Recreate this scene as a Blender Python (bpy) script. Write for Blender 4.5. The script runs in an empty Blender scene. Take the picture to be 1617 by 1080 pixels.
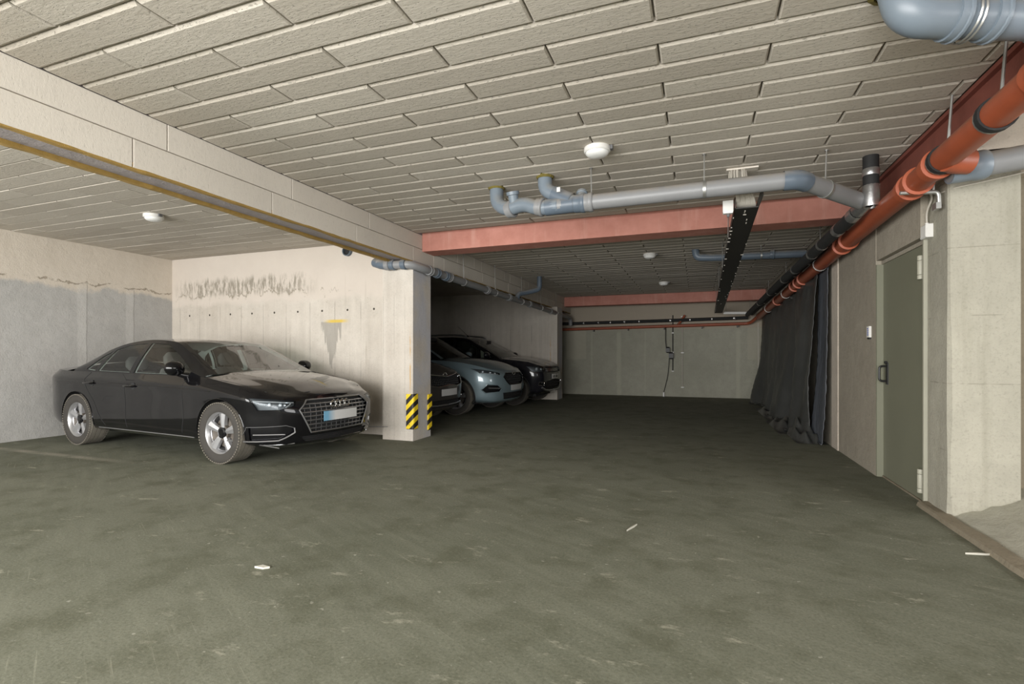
import bpy, bmesh, math, random
import numpy as np
from mathutils import Vector, Matrix
from mathutils.bvhtree import BVHTree
from mathutils.geometry import tessellate_polygon
random.seed(4)
SC = bpy.context.scene
COL = SC.collection
PI = math.pi

# ------------------------------------------------------------------ camera
FPX, HOR, CAMH, YAW = 800.0, 562.0, 1.15, 0.352      # focal length in px, horizon row, eye height, yaw
cam = bpy.data.cameras.new('camera'); camo = bpy.data.objects.new('camera', cam); COL.objects.link(camo)
cam.sensor_width = 36; cam.sensor_fit = 'HORIZONTAL'; cam.lens = FPX / 1617 * 36
cam.shift_y = (HOR - 540) / 1617; cam.clip_start = 0.02
camo.location = (0, 0, CAMH); camo.rotation_euler = (PI/2, 0, YAW)
SC.camera = camo
# ------------------------------------------------------------------ daylight and exposure
world = bpy.data.worlds.new('daylight'); SC.world = world; world.use_nodes = True
world.node_tree.nodes['Background'].inputs[0].default_value = (0.95, 0.98, 1.0, 1)
world.node_tree.nodes['Background'].inputs[1].default_value = 0.35
def area(name, loc, rot, sx, sy, power, col):
    l = bpy.data.lights.new(name, 'AREA'); l.shape = 'RECTANGLE'; l.size = sx; l.size_y = sy
    l.energy = power; l.color = col
    o = bpy.data.objects.new(name, l); COL.objects.link(o); o.location = loc; o.rotation_euler = rot
    return o
area('entrance_daylight_offscreen', (-3.7, -3.5, 1.45), (PI/2, 0, 0), 9.4, 2.6, 660, (1.0, 0.99, 0.97))
area('ramp_daylight_offscreen', (6.25, 0.4, 1.9), (0, PI/2, 0), 1.8, 6.0, 150, (1.0, 0.99, 0.97))
SC.view_settings.view_transform = 'Standard'; SC.view_settings.look = 'None'
SC.view_settings.gamma = 1; SC.view_settings.use_curve_mapping = False
SC.view_settings.exposure = 0.88
SC.cycles.use_denoising = True
SC.cycles.max_bounces = 10; SC.cycles.diffuse_bounces = 6; SC.cycles.glossy_bounces = 4
SC.cycles.transparent_max_bounces = 16

# pixel -> place (a pixel gives a direction; the distance comes from the plane it lies on)
_R = (math.cos(YAW), math.sin(YAW)); _F = (-math.sin(YAW), math.cos(YAW))
def ray(x, y):
    a = (x - 808.5) / FPX
    return (_F[0] + _R[0]*a, _F[1] + _R[1]*a, -(y - HOR)/FPX)
def at_z(x, y, z):
    d = ray(x, y); t = (z - CAMH)/d[2]; return Vector((d[0]*t, d[1]*t, z))
def at_y(x, y, Y):
    d = ray(x, y); t = Y/d[1]; return Vector((d[0]*t, Y, CAMH + d[2]*t))
def at_x(x, y, X):
    d = ray(x, y); t = X/d[0]; return Vector((X, d[1]*t, CAMH + d[2]*t))

# ------------------------------------------------------------------ material helpers
class NT:
    def __init__(s, name):
        s.m = bpy.data.materials.new(name); s.m.use_nodes = True
        s.t = s.m.node_tree; s.n = s.t.nodes; s.L = s.t.links
        s.b = s.n['Principled BSDF']
        s.out = s.n['Material Output']
    def new(s, k, **kw):
        nd = s.n.new(k)
        for a, v in kw.items(): setattr(nd, a, v)
        return nd
    def put(s, sock, v):
        if hasattr(v, 'links'): s.L.new(v, sock)
        elif isinstance(v, (tuple, list)) and len(v) == 3 and sock.type == 'RGBA': sock.default_value = (*v, 1)
        else: sock.default_value = v
    def math(s, op, a, b=0.0, c=None, clamp=False):
        nd = s.new('ShaderNodeMath', operation=op, use_clamp=clamp)
        s.put(nd.inputs[0], a); s.put(nd.inputs[1], b)
        if c is not None: s.put(nd.inputs[2], c)
        return nd.outputs[0]
    def pos(s, local=False):
        if local: return s.new('ShaderNodeTexCoord').outputs['Object']
        return s.new('ShaderNodeNewGeometry').outputs['Position']
    def xyz(s, v):
        nd = s.new('ShaderNodeSeparateXYZ'); s.L.new(v, nd.inputs[0]); return nd.outputs
    def scaled(s, v, sc):
        nd = s.new('ShaderNodeVectorMath', operation='MULTIPLY'); s.L.new(v, nd.inputs[0]); nd.inputs[1].default_value = sc
        return nd.outputs[0]
    def noise(s, v, scale, detail=4, rough=.55):
        nd = s.new('ShaderNodeTexNoise'); s.L.new(v, nd.inputs['Vector'])
        nd.inputs['Scale'].default_value = scale; nd.inputs['Detail'].default_value = detail; nd.inputs['Roughness'].default_value = rough
        return nd.outputs['Fac']
    def ramp(s, v, a, b, lo=0.0, hi=1.0):
        nd = s.new('ShaderNodeMapRange', clamp=True); s.put(nd.inputs[0], v)
        nd.inputs[1].default_value = a; nd.inputs[2].default_value = b; nd.inputs[3].default_value = lo; nd.inputs[4].default_value = hi
        return nd.outputs[0]
    def mix(s, fac, a, b, mode='MIX'):
        nd = s.new('ShaderNodeMix', data_type='RGBA', blend_type=mode)
        s.put(nd.inputs[0], fac); s.put(nd.inputs[6], a); s.put(nd.inputs[7], b)
        return nd.outputs[2]
    def bump(s, hgt, strength=.3, dist=.01, prev=None):
        nd = s.new('ShaderNodeBump'); s.put(nd.inputs['Height'], hgt)
        nd.inputs['Strength'].default_value = strength; nd.inputs['Distance'].default_value = dist
        if prev: s.L.new(prev, nd.inputs['Normal'])
        return nd.outputs[0]
    def fin(s, col=None, rough=None, metal=None, normal=None, spec=None):
        b = s.b
        if col is not None: s.put(b.inputs['Base Color'], col)
        if rough is not None: s.put(b.inputs['Roughness'], rough)
        if metal is not None: s.put(b.inputs['Metallic'], metal)
        if normal is not None: s.L.new(normal, b.inputs['Normal'])
        if spec is not None: s.put(b.inputs['Specular IOR Level'], spec)
        return s.m
    def box(s, X, a, b, soft):
        """1 inside a..b of coordinate socket X with soft edges"""
        return s.math('MULTIPLY', s.ramp(X, a - soft, a + soft), s.ramp(X, b - soft, b + soft, 1, 0))

def simple(name, col, rough=.5, metal=0.0, var=.12, scale=6.0, bump=0.0, coat=0.0, local=True, dust=None):
    n = NT(name); v = n.pos(local)
    f = n.noise(v, scale, 5)
    c2 = tuple(min(1, x*(1 + var)) for x in col); c1 = tuple(x*(1 - var) for x in col)
    c = n.mix(f, c1, c2)
    if dust:
        nz = n.new('ShaderNodeNewGeometry').outputs['Normal']
        up = n.ramp(n.xyz(nz)[2], .1, .9)
        c = n.mix(n.math('MULTIPLY', up, n.ramp(n.noise(v, 9, 4), .3, .65, .25, 1.0)), c, dust)
    nm = n.bump(n.noise(v, scale*9, 4), bump, .004) if bump else None
    n.fin(c, rough, metal, nm)
    if coat:
        n.b.inputs['Coat Weight'].default_value = coat; n.b.inputs['Coat Roughness'].default_value = .03
    return n.m

M = {}
def concrete(name, c1, c2, lines=0.0, axis=0, rough=.9, extra=None):
    n = NT(name); p = n.pos(); x, y, z = n.xyz(p)
    big = n.ramp(n.noise(p, .9, 5), .3, .7); med = n.ramp(n.noise(p, 6, 6, .65), .3, .72); fine = n.noise(p, 60, 4, .7)
    c = n.mix(big, c1, c2)
    c = n.mix(n.math('MULTIPLY', med, .35), c, tuple(v*.72 for v in c1))
    c = n.mix(n.math('MULTIPLY', n.ramp(fine, .52, .75), .38), c, tuple(v*.5 for v in c1))
    c = n.mix(n.math('MULTIPLY', n.ramp(n.noise(p, 22, 5, .7), .60, .70), .30), c, tuple(v*.45 for v in c1))
    h = n.math('ADD', n.math('MULTIPLY', med, .5), n.math('MULTIPLY', fine, .35))
    if lines:
        u = (x, y)[axis]
        st = n.scaled(p, (9, 9, .35)); streak = n.ramp(n.noise(st, 1.0, 4, .6), .35, .7)
        c = n.mix(n.math('MULTIPLY', streak, .28), c, tuple(min(1, v*1.18) for v in c2))
        fr = n.math('FRACT', n.math('DIVIDE', u, lines))
        line = n.math('LESS_THAN', fr, .022)
        line = n.math('MULTIPLY', line, n.ramp(n.noise(n.scaled(p, (3, 3, 1.2)), 2.0, 3), .38, .55))
        line = n.math('MULTIPLY', line, n.ramp(z, 1.95, 2.0, 1, 0))
        c = n.mix(n.math('MULTIPLY', line, .55), c, tuple(v*.45 for v in c1))
        h = n.math('SUBTRACT', h, line)
    if extra: c, h = extra(n, p, x, y, z, c, h)
    return n.fin(c, rough, 0, n.bump(h, .65, .014), .25)

# ------------------------------------------------------------------ mesh helpers
def tag(o, label=None, cat=None, group=None, kind=None):
    if label: o['label'] = label
    if cat: o['category'] = cat
    if group: o['group'] = group
    if kind: o['kind'] = kind
    return o
def empty(name, loc=(0, 0, 0), rz=0.0, **kw):
    o = bpy.data.objects.new(name, None); COL.objects.link(o); o.location = loc; o.rotation_euler = (0, 0, rz)
    o.empty_display_size = .1
    return tag(o, **kw)
def link(name, me, mat, parent=None, smooth=None):
    if isinstance(me, bpy.types.Mesh) and mat is not None:
        me.materials.clear(); me.materials.append(mat)
    if smooth:
        for p in me.polygons: p.use_smooth = True
        me.set_sharp_from_angle(angle=math.radians(smooth))
    o = bpy.data.objects.new(name, me); COL.objects.link(o)
    if parent: o.parent = parent
    return o
class MB:
    def __init__(s): s.v = []; s.f = []
    def add(s, vs, fs):
        k = len(s.v); s.v += [tuple(v) for v in vs]; s.f += [tuple(i + k for i in f) for f in fs]; return s
    def box(s, a, b):
        x0, y0, z0 = a; x1, y1, z1 = b
        return s.add([(x0,y0,z0),(x1,y0,z0),(x1,y1,z0),(x0,y1,z0),(x0,y0,z1),(x1,y0,z1),(x1,y1,z1),(x0,y1,z1)],
                     [(0,3,2,1),(4,5,6,7),(0,1,5,4),(1,2,6,5),(2,3,7,6),(3,0,4,7)])
    def obox(s, c, ax, ay, az):
        c = Vector(c); ax = Vector(ax); ay = Vector(ay); az = Vector(az)
        vs = [c + ax*i + ay*j + az*k for k in (-1, 1) for j in (-1, 1) for i in (-1, 1)]
        return s.add(vs, [(0,2,3,1),(4,5,7,6),(0,1,5,4),(1,3,7,5),(3,2,6,7),(2,0,4,6)])
    def rings(s, rings, closed=False, caps=True):
        n = len(rings[0]); k = len(s.v)
        for r in rings: s.v += [tuple(p) for p in r]
        R = len(rings)
        for i in range(R if closed else R - 1):
            a = k + i*n; b = k + ((i + 1) % R)*n
            for j in range(n):
                j2 = (j + 1) % n
                s.f.append((a + j, a + j2, b + j2, b + j))
        if caps and not closed:
            s.f.append(tuple(k + j for j in range(n))[::-1]); s.f.append(tuple(k + (R - 1)*n + j for j in range(n)))
        return s
    def tube(s, path, r, seg=12, closed=False, caps=True):
        P = [Vector(p) for p in path]; n = len(P)
        rr = r if isinstance(r, (list, tuple)) else [r]*n
        rings = []; up = None
        for i in range(n):
            if closed: t = P[(i + 1) % n] - P[i - 1]
            else: t = P[min(i + 1, n - 1)] - P[max(i - 1, 0)]
            t.normalize()
            if up is None:
                up = Vector((0, 0, 1)) if abs(t.z) < .9 else Vector((1, 0, 0))
            a = t.cross(up)
            if a.length < 1e-5: a = t.orthogonal()
            a.normalize(); b = a.cross(t).normalized(); up = b
            rings.append([P[i] + a*math.cos(2*PI*j/seg)*rr[i] + b*math.sin(2*PI*j/seg)*rr[i] for j in range(seg)])
        return s.rings(rings, closed, caps)
    def lathe(s, prof, c=(0, 0, 0), ax=(0, 0, 1), seg=24, caps=True):
        ax = Vector(ax).normalized(); u = ax.orthogonal().normalized(); w = ax.cross(u); c = Vector(c)
        return s.rings([[c + ax*h + (u*math.cos(2*PI*j/seg) + w*math.sin(2*PI*j/seg))*r for j in range(seg)] for r, h in prof], False, caps)
    def grid(s, pts):
        n = len(pts); m = len(pts[0]); k = len(s.v)
        for row in pts: s.v += [tuple(p) for p in row]
        for i in range(n - 1):
            for j in range(m - 1):
                s.f.append((k + i*m + j, k + (i + 1)*m + j, k + (i + 1)*m + j + 1, k + i*m + j + 1))
        return s
    def prism(s, poly, fn, d):
        """poly: 2-D points; fn(u, v) -> 3-D; d: thickness vector"""
        a = [Vector(fn(*p)) for p in poly]; d = Vector(d); n = len(a); k = len(s.v)
        s.v += [tuple(p) for p in a] + [tuple(p + d) for p in a]
        for t in tessellate_polygon([a]): s.f.append(tuple(k + i for i in t)); s.f.append(tuple(k + n + i for i in t[::-1]))
        for i in range(n): s.f.append((k + i, k + (i + 1) % n, k + n + (i + 1) % n, k + n + i))
        return s
    def mesh(s, name):
        me = bpy.data.meshes.new(name); me.from_pydata(s.v, [], s.f)
        bm = bmesh.new(); bm.from_mesh(me); bmesh.ops.remove_doubles(bm, verts=bm.verts, dist=1e-5)
        bmesh.ops.recalc_face_normals(bm, faces=bm.faces); bm.to_mesh(me); bm.free()
        return me
    def build(s, name, mat, parent=None, smooth=None):
        return link(name, s.mesh(name), mat, parent, smooth)
def bez(path, rad, n=7):
    """round the inner corners of a polyline"""
    P = [Vector(p) for p in path]; out = [P[0]]
    for i in range(1, len(P) - 1):
        a, b, c = P[i-1], P[i], P[i+1]
        r = min(rad, (a-b).length*.49, (c-b).length*.49)
        p0 = b + (a-b).normalized()*r; p1 = b + (c-b).normalized()*r
        for k in range(n + 1):
            t = k/n; out.append(p0*(1-t)**2 + b*2*t*(1-t) + p1*t*t)
    out.append(P[-1]); return out
def struct(name, mb, mat, label, cat, parent=None, smooth=None):
    o = mb.build(name, mat, parent, smooth)
    if parent is None: tag(o, label, cat, kind='structure')
    return o

# ================================================================== THE PLACE
ZC = 2.825                       # ceiling underside
XB0, XB1 = -3.96, -3.61          # long beam, its two faces
XW = -8.65                       # outer wall of the parking bays
YB = 15.02                       # end wall
YP = 6.28                        # partition wall behind the first bay
XR = 1.60                        # wall along the lane

# ---- materials of the setting
def floor_mat():
    n = NT('dusty_concrete_floor'); p = n.pos(); x, y, z = n.xyz(p)
    big = n.ramp(n.noise(p, .55, 5), .33, .68); med = n.noise(p, 3.2, 7, .62); fine = n.noise(p, 70, 3, .7)
    rot = n.new('ShaderNodeVectorRotate', rotation_type='Z_AXIS'); n.L.new(p, rot.inputs['Vector']); rot.inputs['Angle'].default_value = .5
    sw = n.noise(n.scaled(rot.outputs[0], (1.0, 9.0, 1)), 1.6, 6, .62)
    c = n.mix(big, (.138, .145, .106), (.186, .190, .145))
    c = n.mix(n.math('MULTIPLY', n.ramp(sw, .45, .68), .40), c, (.225, .23, .175))
    c = n.mix(n.math('MULTIPLY', n.ramp(med, .48, .66), .70), c, (.105, .108, .072))
    # scuffs of light dust and tyre-flattened patches
    sc = n.ramp(n.noise(n.scaled(p, (3.0, 7.0, 1)), 1.0, 9, .72), .60, .67)
    c = n.mix(n.math('MULTIPLY', sc, .60), c, (.40, .39, .31))
    gr = n.ramp(n.noise(p, 24, 2, .5), .72, .76)
    c = n.mix(n.math('MULTIPLY', gr, .45), c, (.50, .49, .42))
    dk = n.ramp(n.noise(n.scaled(p, (1, 1.7, 1)), 1.1, 8, .7), .60, .72)
    c = n.mix(n.math('MULTIPLY', dk, .55), c, (.075, .075, .05))
    # worn painted line of the first bay
    ln = n.math('MULTIPLY', n.box(y, 3.66, 3.76, .03), n.ramp(x, -5.6, -6.6))
    c = n.mix(n.math('MULTIPLY', n.math('MULTIPLY', ln, n.ramp(med, .3, .6)), .45), c, (.55, .50, .42))
    c = n.mix(n.math('MULTIPLY', n.ramp(n.noise(p, 75, 3, .6), .45, .72), .42), c, (.06, .062, .042))
    c = n.mix(n.math('MULTIPLY', n.ramp(n.noise(p, 60, 3, .6), .58, .76), .32), c, (.36, .36, .29))
    scr = n.ramp(n.noise(n.scaled(rot.outputs[0], (1.5, 60.0, 1)), 1.2, 4, .6), .62, .70)
    c = n.mix(n.math('MULTIPLY', n.math('MULTIPLY', scr, n.ramp(n.noise(p, 1.3, 3), .5, .6)), .35), c, (.36, .355, .28))
    h = n.math('ADD', n.math('MULTIPLY', med, .6), n.math('MULTIPLY', fine, .25))
    return n.fin(c, n.ramp(sw, .3, .7, .72, .95), 0, n.bump(h, .4, .01), .3)
M['floor'] = floor_mat()
def left_extra(n, p, x, y, z, c, h):
    e = n.math('ADD', z, n.math('MULTIPLY', n.noise(p, 2.2, 6, .7), .35))
    up = n.ramp(e, 2.30, 2.36)
    c = n.mix(up, c, n.mix(n.noise(p, 3, 5), (.56, .50, .42), (.64, .58, .50)))
    crack = n.math('LESS_THAN', n.math('ABSOLUTE', n.math('SUBTRACT', e, 2.42)), .012)
    c = n.mix(n.math('MULTIPLY', crack, n.math('MULTIPLY', n.ramp(n.noise(p, 5, 3), .42, .5), .7)), c, (.22, .18, .13))
    for yy in (2.85, 4.94, 5.62):
        w = n.math('ADD', n.math('SUBTRACT', y, yy), n.math('MULTIPLY', n.noise(p, 5, 4), .03))
        l = n.math('MULTIPLY', n.box(w, -.09, .03, .012), n.ramp(z, 2.25, 2.15, 0, 1))
        c = n.mix(n.math('MULTIPLY', l, .3), c, (.62, .61, .58))
        k = n.math('LESS_THAN', n.math('ABSOLUTE', n.math('SUBTRACT', w, .035)), .006)
        c = n.mix(n.math('MULTIPLY', k, n.math('MULTIPLY', n.ramp(z, 2.3, 2.2, 0, 1), .5)), c, (.2, .19, .17))
    return c, h
M['wall_left'] = concrete('grey_render_wall', (.40, .39, .37), (.48, .47, .45), extra=left_extra)
VST = at_y(523, 508, YP)
def bay_extra(n, p, x, y, z, c, h):
    nz = n.noise(n.scaled(p, (7, 7, .7)), 1.0, 6, .65)
    up = n.ramp(n.math('ADD', z, n.math('MULTIPLY', n.noise(p, 2.2, 5, .7), .3)), 2.12, 2.2)
    c = n.mix(up, c, n.mix(n.noise(p, 2, 5), (.54, .48, .42), (.63, .57, .50)))
    # run-down water stains below the upper band
    e = n.math('ADD', z, n.math('MULTIPLY', nz, .42))
    b = n.math('MULTIPLY', n.box(e, 2.36, 2.62, .05), n.box(x, -8.4, -5.7, .25))
    b = n.math('MULTIPLY', b, n.ramp(n.noise(n.scaled(p, (5, 5, 1.4)), 2.2, 5, .7), .44, .56))
    c = n.mix(n.math('MULTIPLY', b, .8), c, (.22, .195, .15))
    dr = n.math('MULTIPLY', n.ramp(n.noise(n.scaled(p, (11, 11, .45)), 1.0, 5, .65), .60, .68), n.box(z, .9, 2.2, .2))
    c = n.mix(n.math('MULTIPLY', dr, .42), c, (.33, .29, .23))
    pk = n.math('MULTIPLY', n.ramp(n.noise(p, 9, 6, .75), .60, .66), n.box(z, 1.75, 2.3, .15))
    c = n.mix(n.math('MULTIPLY', pk, .5), c, (.30, .26, .20))
    hx = n.math('SUBTRACT', n.math('FRACT', n.math('DIVIDE', x, .47)), .5)
    hd = n.math('ADD', n.math('POWER', n.math('MULTIPLY', hx, .47), 2.0), n.math('POWER', n.math('SUBTRACT', z, 1.84), 2.0))
    c = n.mix(n.math('LESS_THAN', hd, .00028), c, (.06, .05, .04))
    rag = n.math('LESS_THAN', n.math('ABSOLUTE', n.math('SUBTRACT', e, 2.37)), .012)
    rag = n.math('MULTIPLY', n.math('MULTIPLY', rag, n.box(x, -8.5, -4.9, .1)), n.ramp(n.noise(p, 4, 4), .45, .55))
    c = n.mix(n.math('MULTIPLY', rag, .6), c, (.2, .17, .12))
    # pointed damp stain with a yellow foam smear over it
    dx = n.math('ABSOLUTE', n.math('SUBTRACT', x, VST.x))
    wid = n.ramp(n.math('ADD', z, n.math('MULTIPLY', n.math('SUBTRACT', n.noise(n.scaled(p, (16, 16, .8)), 1.0, 5, .6), .5), 1.5)), 1.0, 1.62, 0.0, .19)
    v = n.math('MULTIPLY', n.math('LESS_THAN', dx, wid), n.ramp(z, VST.z + .01, VST.z - .01))
    c = n.mix(n.math('MULTIPLY', v, .7), c, n.mix(nz, (.20, .185, .16), (.36, .34, .30)))
    yl = n.math('MULTIPLY', n.box(z, VST.z - .015, VST.z + .03, .008), n.box(n.math('ADD', x, n.math('MULTIPLY', nz, .1)), VST.x - .02, VST.x + .32, .08))
    c = n.mix(yl, c, (.62, .45, .10))
    return c, h
M['wall_bay'] = concrete('board_marked_pale_concrete', (.50, .45, .385), (.62, .575, .51), lines=.47, axis=0, extra=bay_extra)
M['wall_div'] = concrete('board_marked_concrete', (.50, .45, .385), (.62, .575, .51), lines=.6, axis=0)
def col_extra(n, p, x, y, z, c, h):
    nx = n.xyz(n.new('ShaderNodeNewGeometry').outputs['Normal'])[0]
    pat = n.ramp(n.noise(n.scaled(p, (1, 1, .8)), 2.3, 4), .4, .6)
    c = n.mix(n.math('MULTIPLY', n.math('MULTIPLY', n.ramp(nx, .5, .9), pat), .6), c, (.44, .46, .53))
    rust = n.math('LESS_THAN', n.math('ABSOLUTE', n.math('ADD', n.math('ADD', x, 3.645), n.math('MULTIPLY', n.noise(p, 4, 3), .02))), .010)
    c = n.mix(n.math('MULTIPLY', n.math('MULTIPLY', rust, n.math('MULTIPLY', n.box(z, .70, 1.55, .12), n.ramp(n.noise(p, 3, 3), .4, .55))), .7), c, (.50, .31, .12))
    return c, h
M['column'] = concrete('cast_concrete_column', (.48, .43, .37), (.60, .56, .50), lines=.17, axis=0, extra=col_extra)
def back_extra(n, p, x, y, z, c, h):
    up = n.ramp(n.math('ADD', z, n.math('MULTIPLY', n.noise(p, 2, 4), .08)), 1.92, 1.98)
    c = n.mix(up, c, (.40, .35, .28))
    for xx, w in ((-2.15, .06), (1.05, .05), (-2.95, .02), (-1.4, .012)):
        s_ = n.math('MULTIPLY', n.box(n.math('ADD', x, n.math('MULTIPLY', n.noise(p, 2, 4), .06)), xx - w, xx + w, .02), n.ramp(z, 1.9, 1.8, 0, 1))
        c = n.mix(n.math('MULTIPLY', s_, .5), c, (.46, .45, .36))
    for a, b in ((-3.75, -3.15), (1.25, 1.7)):
        k = n.math('MULTIPLY', n.box(x, a, b, .01), n.box(z, 1.05, 1.9, .01))
        c = n.mix(n.math('MULTIPLY', k, .45), c, (.44, .41, .33))
    return c, h
M['wall_back'] = concrete('grey_green_end_wall', (.34, .335, .27), (.42, .41, .34), extra=back_extra)
M['wall_right'] = concrete('brown_grey_lane_wall', (.30, .268, .215), (.38, .345, .28))
def pil_extra(n, p, x, y, z, c, h):
    ln = n.math('MULTIPLY', n.math('LESS_THAN', n.math('FRACT', n.math('MULTIPLY', z, 2.1)), .015), n.ramp(n.noise(p, 6, 3), .45, .55))
    c = n.mix(n.math('MULTIPLY', ln, .35), c, (.12, .11, .08))
    st = n.ramp(n.noise(n.scaled(p, (8, 8, .6)), 1.0, 5, .6), .5, .68)
    c = n.mix(n.math('MULTIPLY', st, .4), c, (.21, .20, .15))
    return c, h
M['pillar'] = concrete('streaked_concrete_pillar', (.32, .305, .25), (.42, .40, .33), extra=pil_extra)
M['ramp'] = concrete('rough_ramp_concrete', (.34, .33, .27), (.45, .44, .37))
M['kerb'] = concrete('kerb_concrete', (.20, .17, .12), (.27, .235, .175))
M['joint'] = concrete('slab_concrete', (.30, .27, .22), (.37, .335, .275))
M['plaster'] = concrete('pale_plaster', (.50, .44, .37), (.58, .52, .44))
def board_mat(name, c1, c2, k=1.0):
    n = NT(name); p = n.pos()
    rnd = n.new('ShaderNodeObjectInfo').outputs['Random']
    c = n.mix(rnd, c1, c2)
    st = n.scaled(p, (14, 46, 20)); a = n.noise(st, 1.0, 6, .7); b = n.noise(p, 1.1, 4)
    c = n.mix(n.math('MULTIPLY', n.ramp(a, .55, .75), .28), c, tuple(v*.6 for v in c1))
    c = n.mix(n.math('MULTIPLY', n.ramp(b, .45, .75), .25), c, tuple(v*.74 for v in c1))
    pit = n.ramp(n.noise(n.scaled(p, (40, 90, 40)), 1.0, 4, .65), .58, .70)
    c = n.mix(n.math('MULTIPLY', pit, .5*k), c, tuple(v*.42 for v in c1))
    hh = n.math('SUBTRACT', a, n.math('MULTIPLY', pit, .8))
    return n.fin(c, .92, 0, n.bump(hh, .65*k, .007), .2)
M['board'] = board_mat('wood_wool_board', (.495, .45, .385), (.58, .535, .465))
M['panel'] = board_mat('beam_cladding_board', (.62, .57, .50), (.69, .64, .565), .35)
M['wool'] = simple('brown_mineral_wool', (.33, .21, .055), .95, var=.35, scale=20, bump=.8, local=False)
M['soffit'] = concrete('purple_grey_soffit', (.34, .30, .30), (.44, .40, .40))
def pink_mat():
    n = NT('pink_fire_paint'); p = n.pos()
    c = n.mix(n.ramp(n.noise(p, 4, 6, .65), .3, .7), (.46, .195, .15), (.58, .27, .215))
    c = n.mix(n.math('MULTIPLY', n.ramp(n.noise(n.scaled(p, (9, 9, 1)), 1.0, 5), .56, .7), .35), c, (.66, .40, .33))
    return n.fin(c, .75, 0, n.bump(n.noise(p, 40, 4), .25, .004), .3)
M['pink'] = pink_mat()
M['redsteel'] = simple('red_oxide_steel', (.20, .060, .042), .7, var=.3, scale=7, bump=.2, local=False)
M['grime'] = simple('rough_lintel', (.36, .31, .25), .95, bump=.5, local=False)

# ---- floor, walls, columns
struct('floor', MB().box((-10.5, -4.5, -.2), (7.5, 16.0, 0)), M['floor'], 'dusty grey-green concrete floor of the parking hall', 'floor')
struct('wall_left', MB().box((XW - .25, -3.4, 0), (XW, 15.3, ZC + .1)), M['wall_left'], 'grey rendered outer wall beside the black sedan, beige band on top', 'wall')
struct('wall_partition', MB().box((XW, YP, 0), (-4.05, 6.43, ZC + .1)), M['wall_bay'], 'pale board-marked concrete wall with run-down stains beside the black sedan', 'wall')
struct('wall_divider', MB().box((XW, 12.95, 0), (-3.9, 13.4, ZC + .1)), M['wall_div'], 'board-marked concrete wall behind the black car with roof rails', 'wall')
struct('wall_back', MB().box((XW - .25, YB, 0), (2.2, YB + .25, ZC + .1)), M['wall_back'], 'dim grey-green end wall of the lane with pipes along its top', 'wall')
struct('wall_right', MB().box((XR, 5.765, 0), (XR + .3, YB, ZC + .1)), M['wall_right'], 'brown-grey concrete wall along the lane beyond the steel door', 'wall')
wn = struct('wall_door', MB().box((1.605, 4.74, 2.06), (1.9, 5.765, 2.42)).box((1.76, 4.74, 0), (1.9, 5.765, 2.07)), M['wall_right'], 'concrete wall around and above the olive steel door', 'wall')
struct('concrete_column', MB().box((-4.09, 5.956, 0), (-3.61, 6.434, 2.44)), M['column'], 'square concrete column with hazard-striped corner guards', 'column')
struct('concrete_column', MB().box((-3.97, 12.9, 0), (-3.47, 13.42, 2.44)), M['column'], 'concrete column at the front of the black car with roof rails', 'column')
# pillar beside the door with a chipped front edge
mb = MB(); zs = [0, .06, .2, .45, .7, .95, 1.2, 1.6, 2.0, 2.42]; rings = []
rnd = random.Random(2)
for i, z in enumerate(zs):
    ch = .012 + .014*rnd.random()*(z < 1.3)
    rings.append([(1.652, 4.74, z), (1.652, 4.404 + ch, z), (1.652 + ch, 4.404, z), (2.05, 4.404, z), (2.05, 4.74, z)])
mb.rings(rings)
struct('concrete_pillar', mb, M['pillar'], 'streaked concrete pillar beside the olive steel door', 'pillar')
struct('wall_ramp', MB().box((2.05, 4.62, 0), (6.0, 4.85, 2.62)), M['kerb'], 'brown wall beside the ramp behind the concrete pillar', 'wall')
struct('lintel', MB().box((1.66, 4.50, 2.42), (6.0, 4.74, 2.60)).box((1.79, 4.50, 2.59), (6.0, 4.74, ZC + .05)), M['plaster'], 'pale plastered lintel above the concrete pillar', 'lintel')
struct('wall_above_door', MB().box((1.607, 4.745, 2.42), (1.95, 5.765, 2.60)), M['wall_right'], 'concrete strip between the steel door and the red beam', 'wall')
# ramp with rough ridges
mb = MB(); rnd = random.Random(5); pts = []
for i in range(26):
    x = 1.672 + i*.055 + (max(0, i - 8))*.06; row = []
    for j in range(90):
        y = -2.2 + j*6.83/89
        base = .02 + (min(x, 2.15) - 1.672)*.40 + max(0, x - 2.15)*.16
        row.append((x, y, base + .007*math.sin(x*70 + math.sin(y*3)*2) + rnd.uniform(-.005, .005)*(i > 0)))
    pts.append(row)
mb.grid(pts)
struct('ramp_ground', mb, M['ramp'], 'rough ridged concrete of the ramp beside the kerb', 'ramp', smooth=50)
# kerb along the ramp: chipped edge
mb = MB(); rings = []; rnd = random.Random(8)
for j in range(60):
    y = -2.0 + j*6.74/59; e = rnd.uniform(-.008, .008)
    rings.append([(1.575 + e*.4, y, 0), (1.585 + e*.5, y, .028), (1.60, y, .034), (1.668 + e, y, .036 + e*.5), (1.70, y, -.01)])
mb.rings(rings)
struct('kerb', mb, M['kerb'], 'low chipped concrete kerb between the lane and the ramp', 'kerb')
struct('trim_1', MB().box((1.588, 7.13, 0), (1.602, 7.19, 2.75)).box((1.592, 7.20, 0), (1.602, 7.44, 2.75)), M['plaster'], 'pale vertical joint strip on the lane wall beside the black tarpaulin', 'trim')

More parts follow.
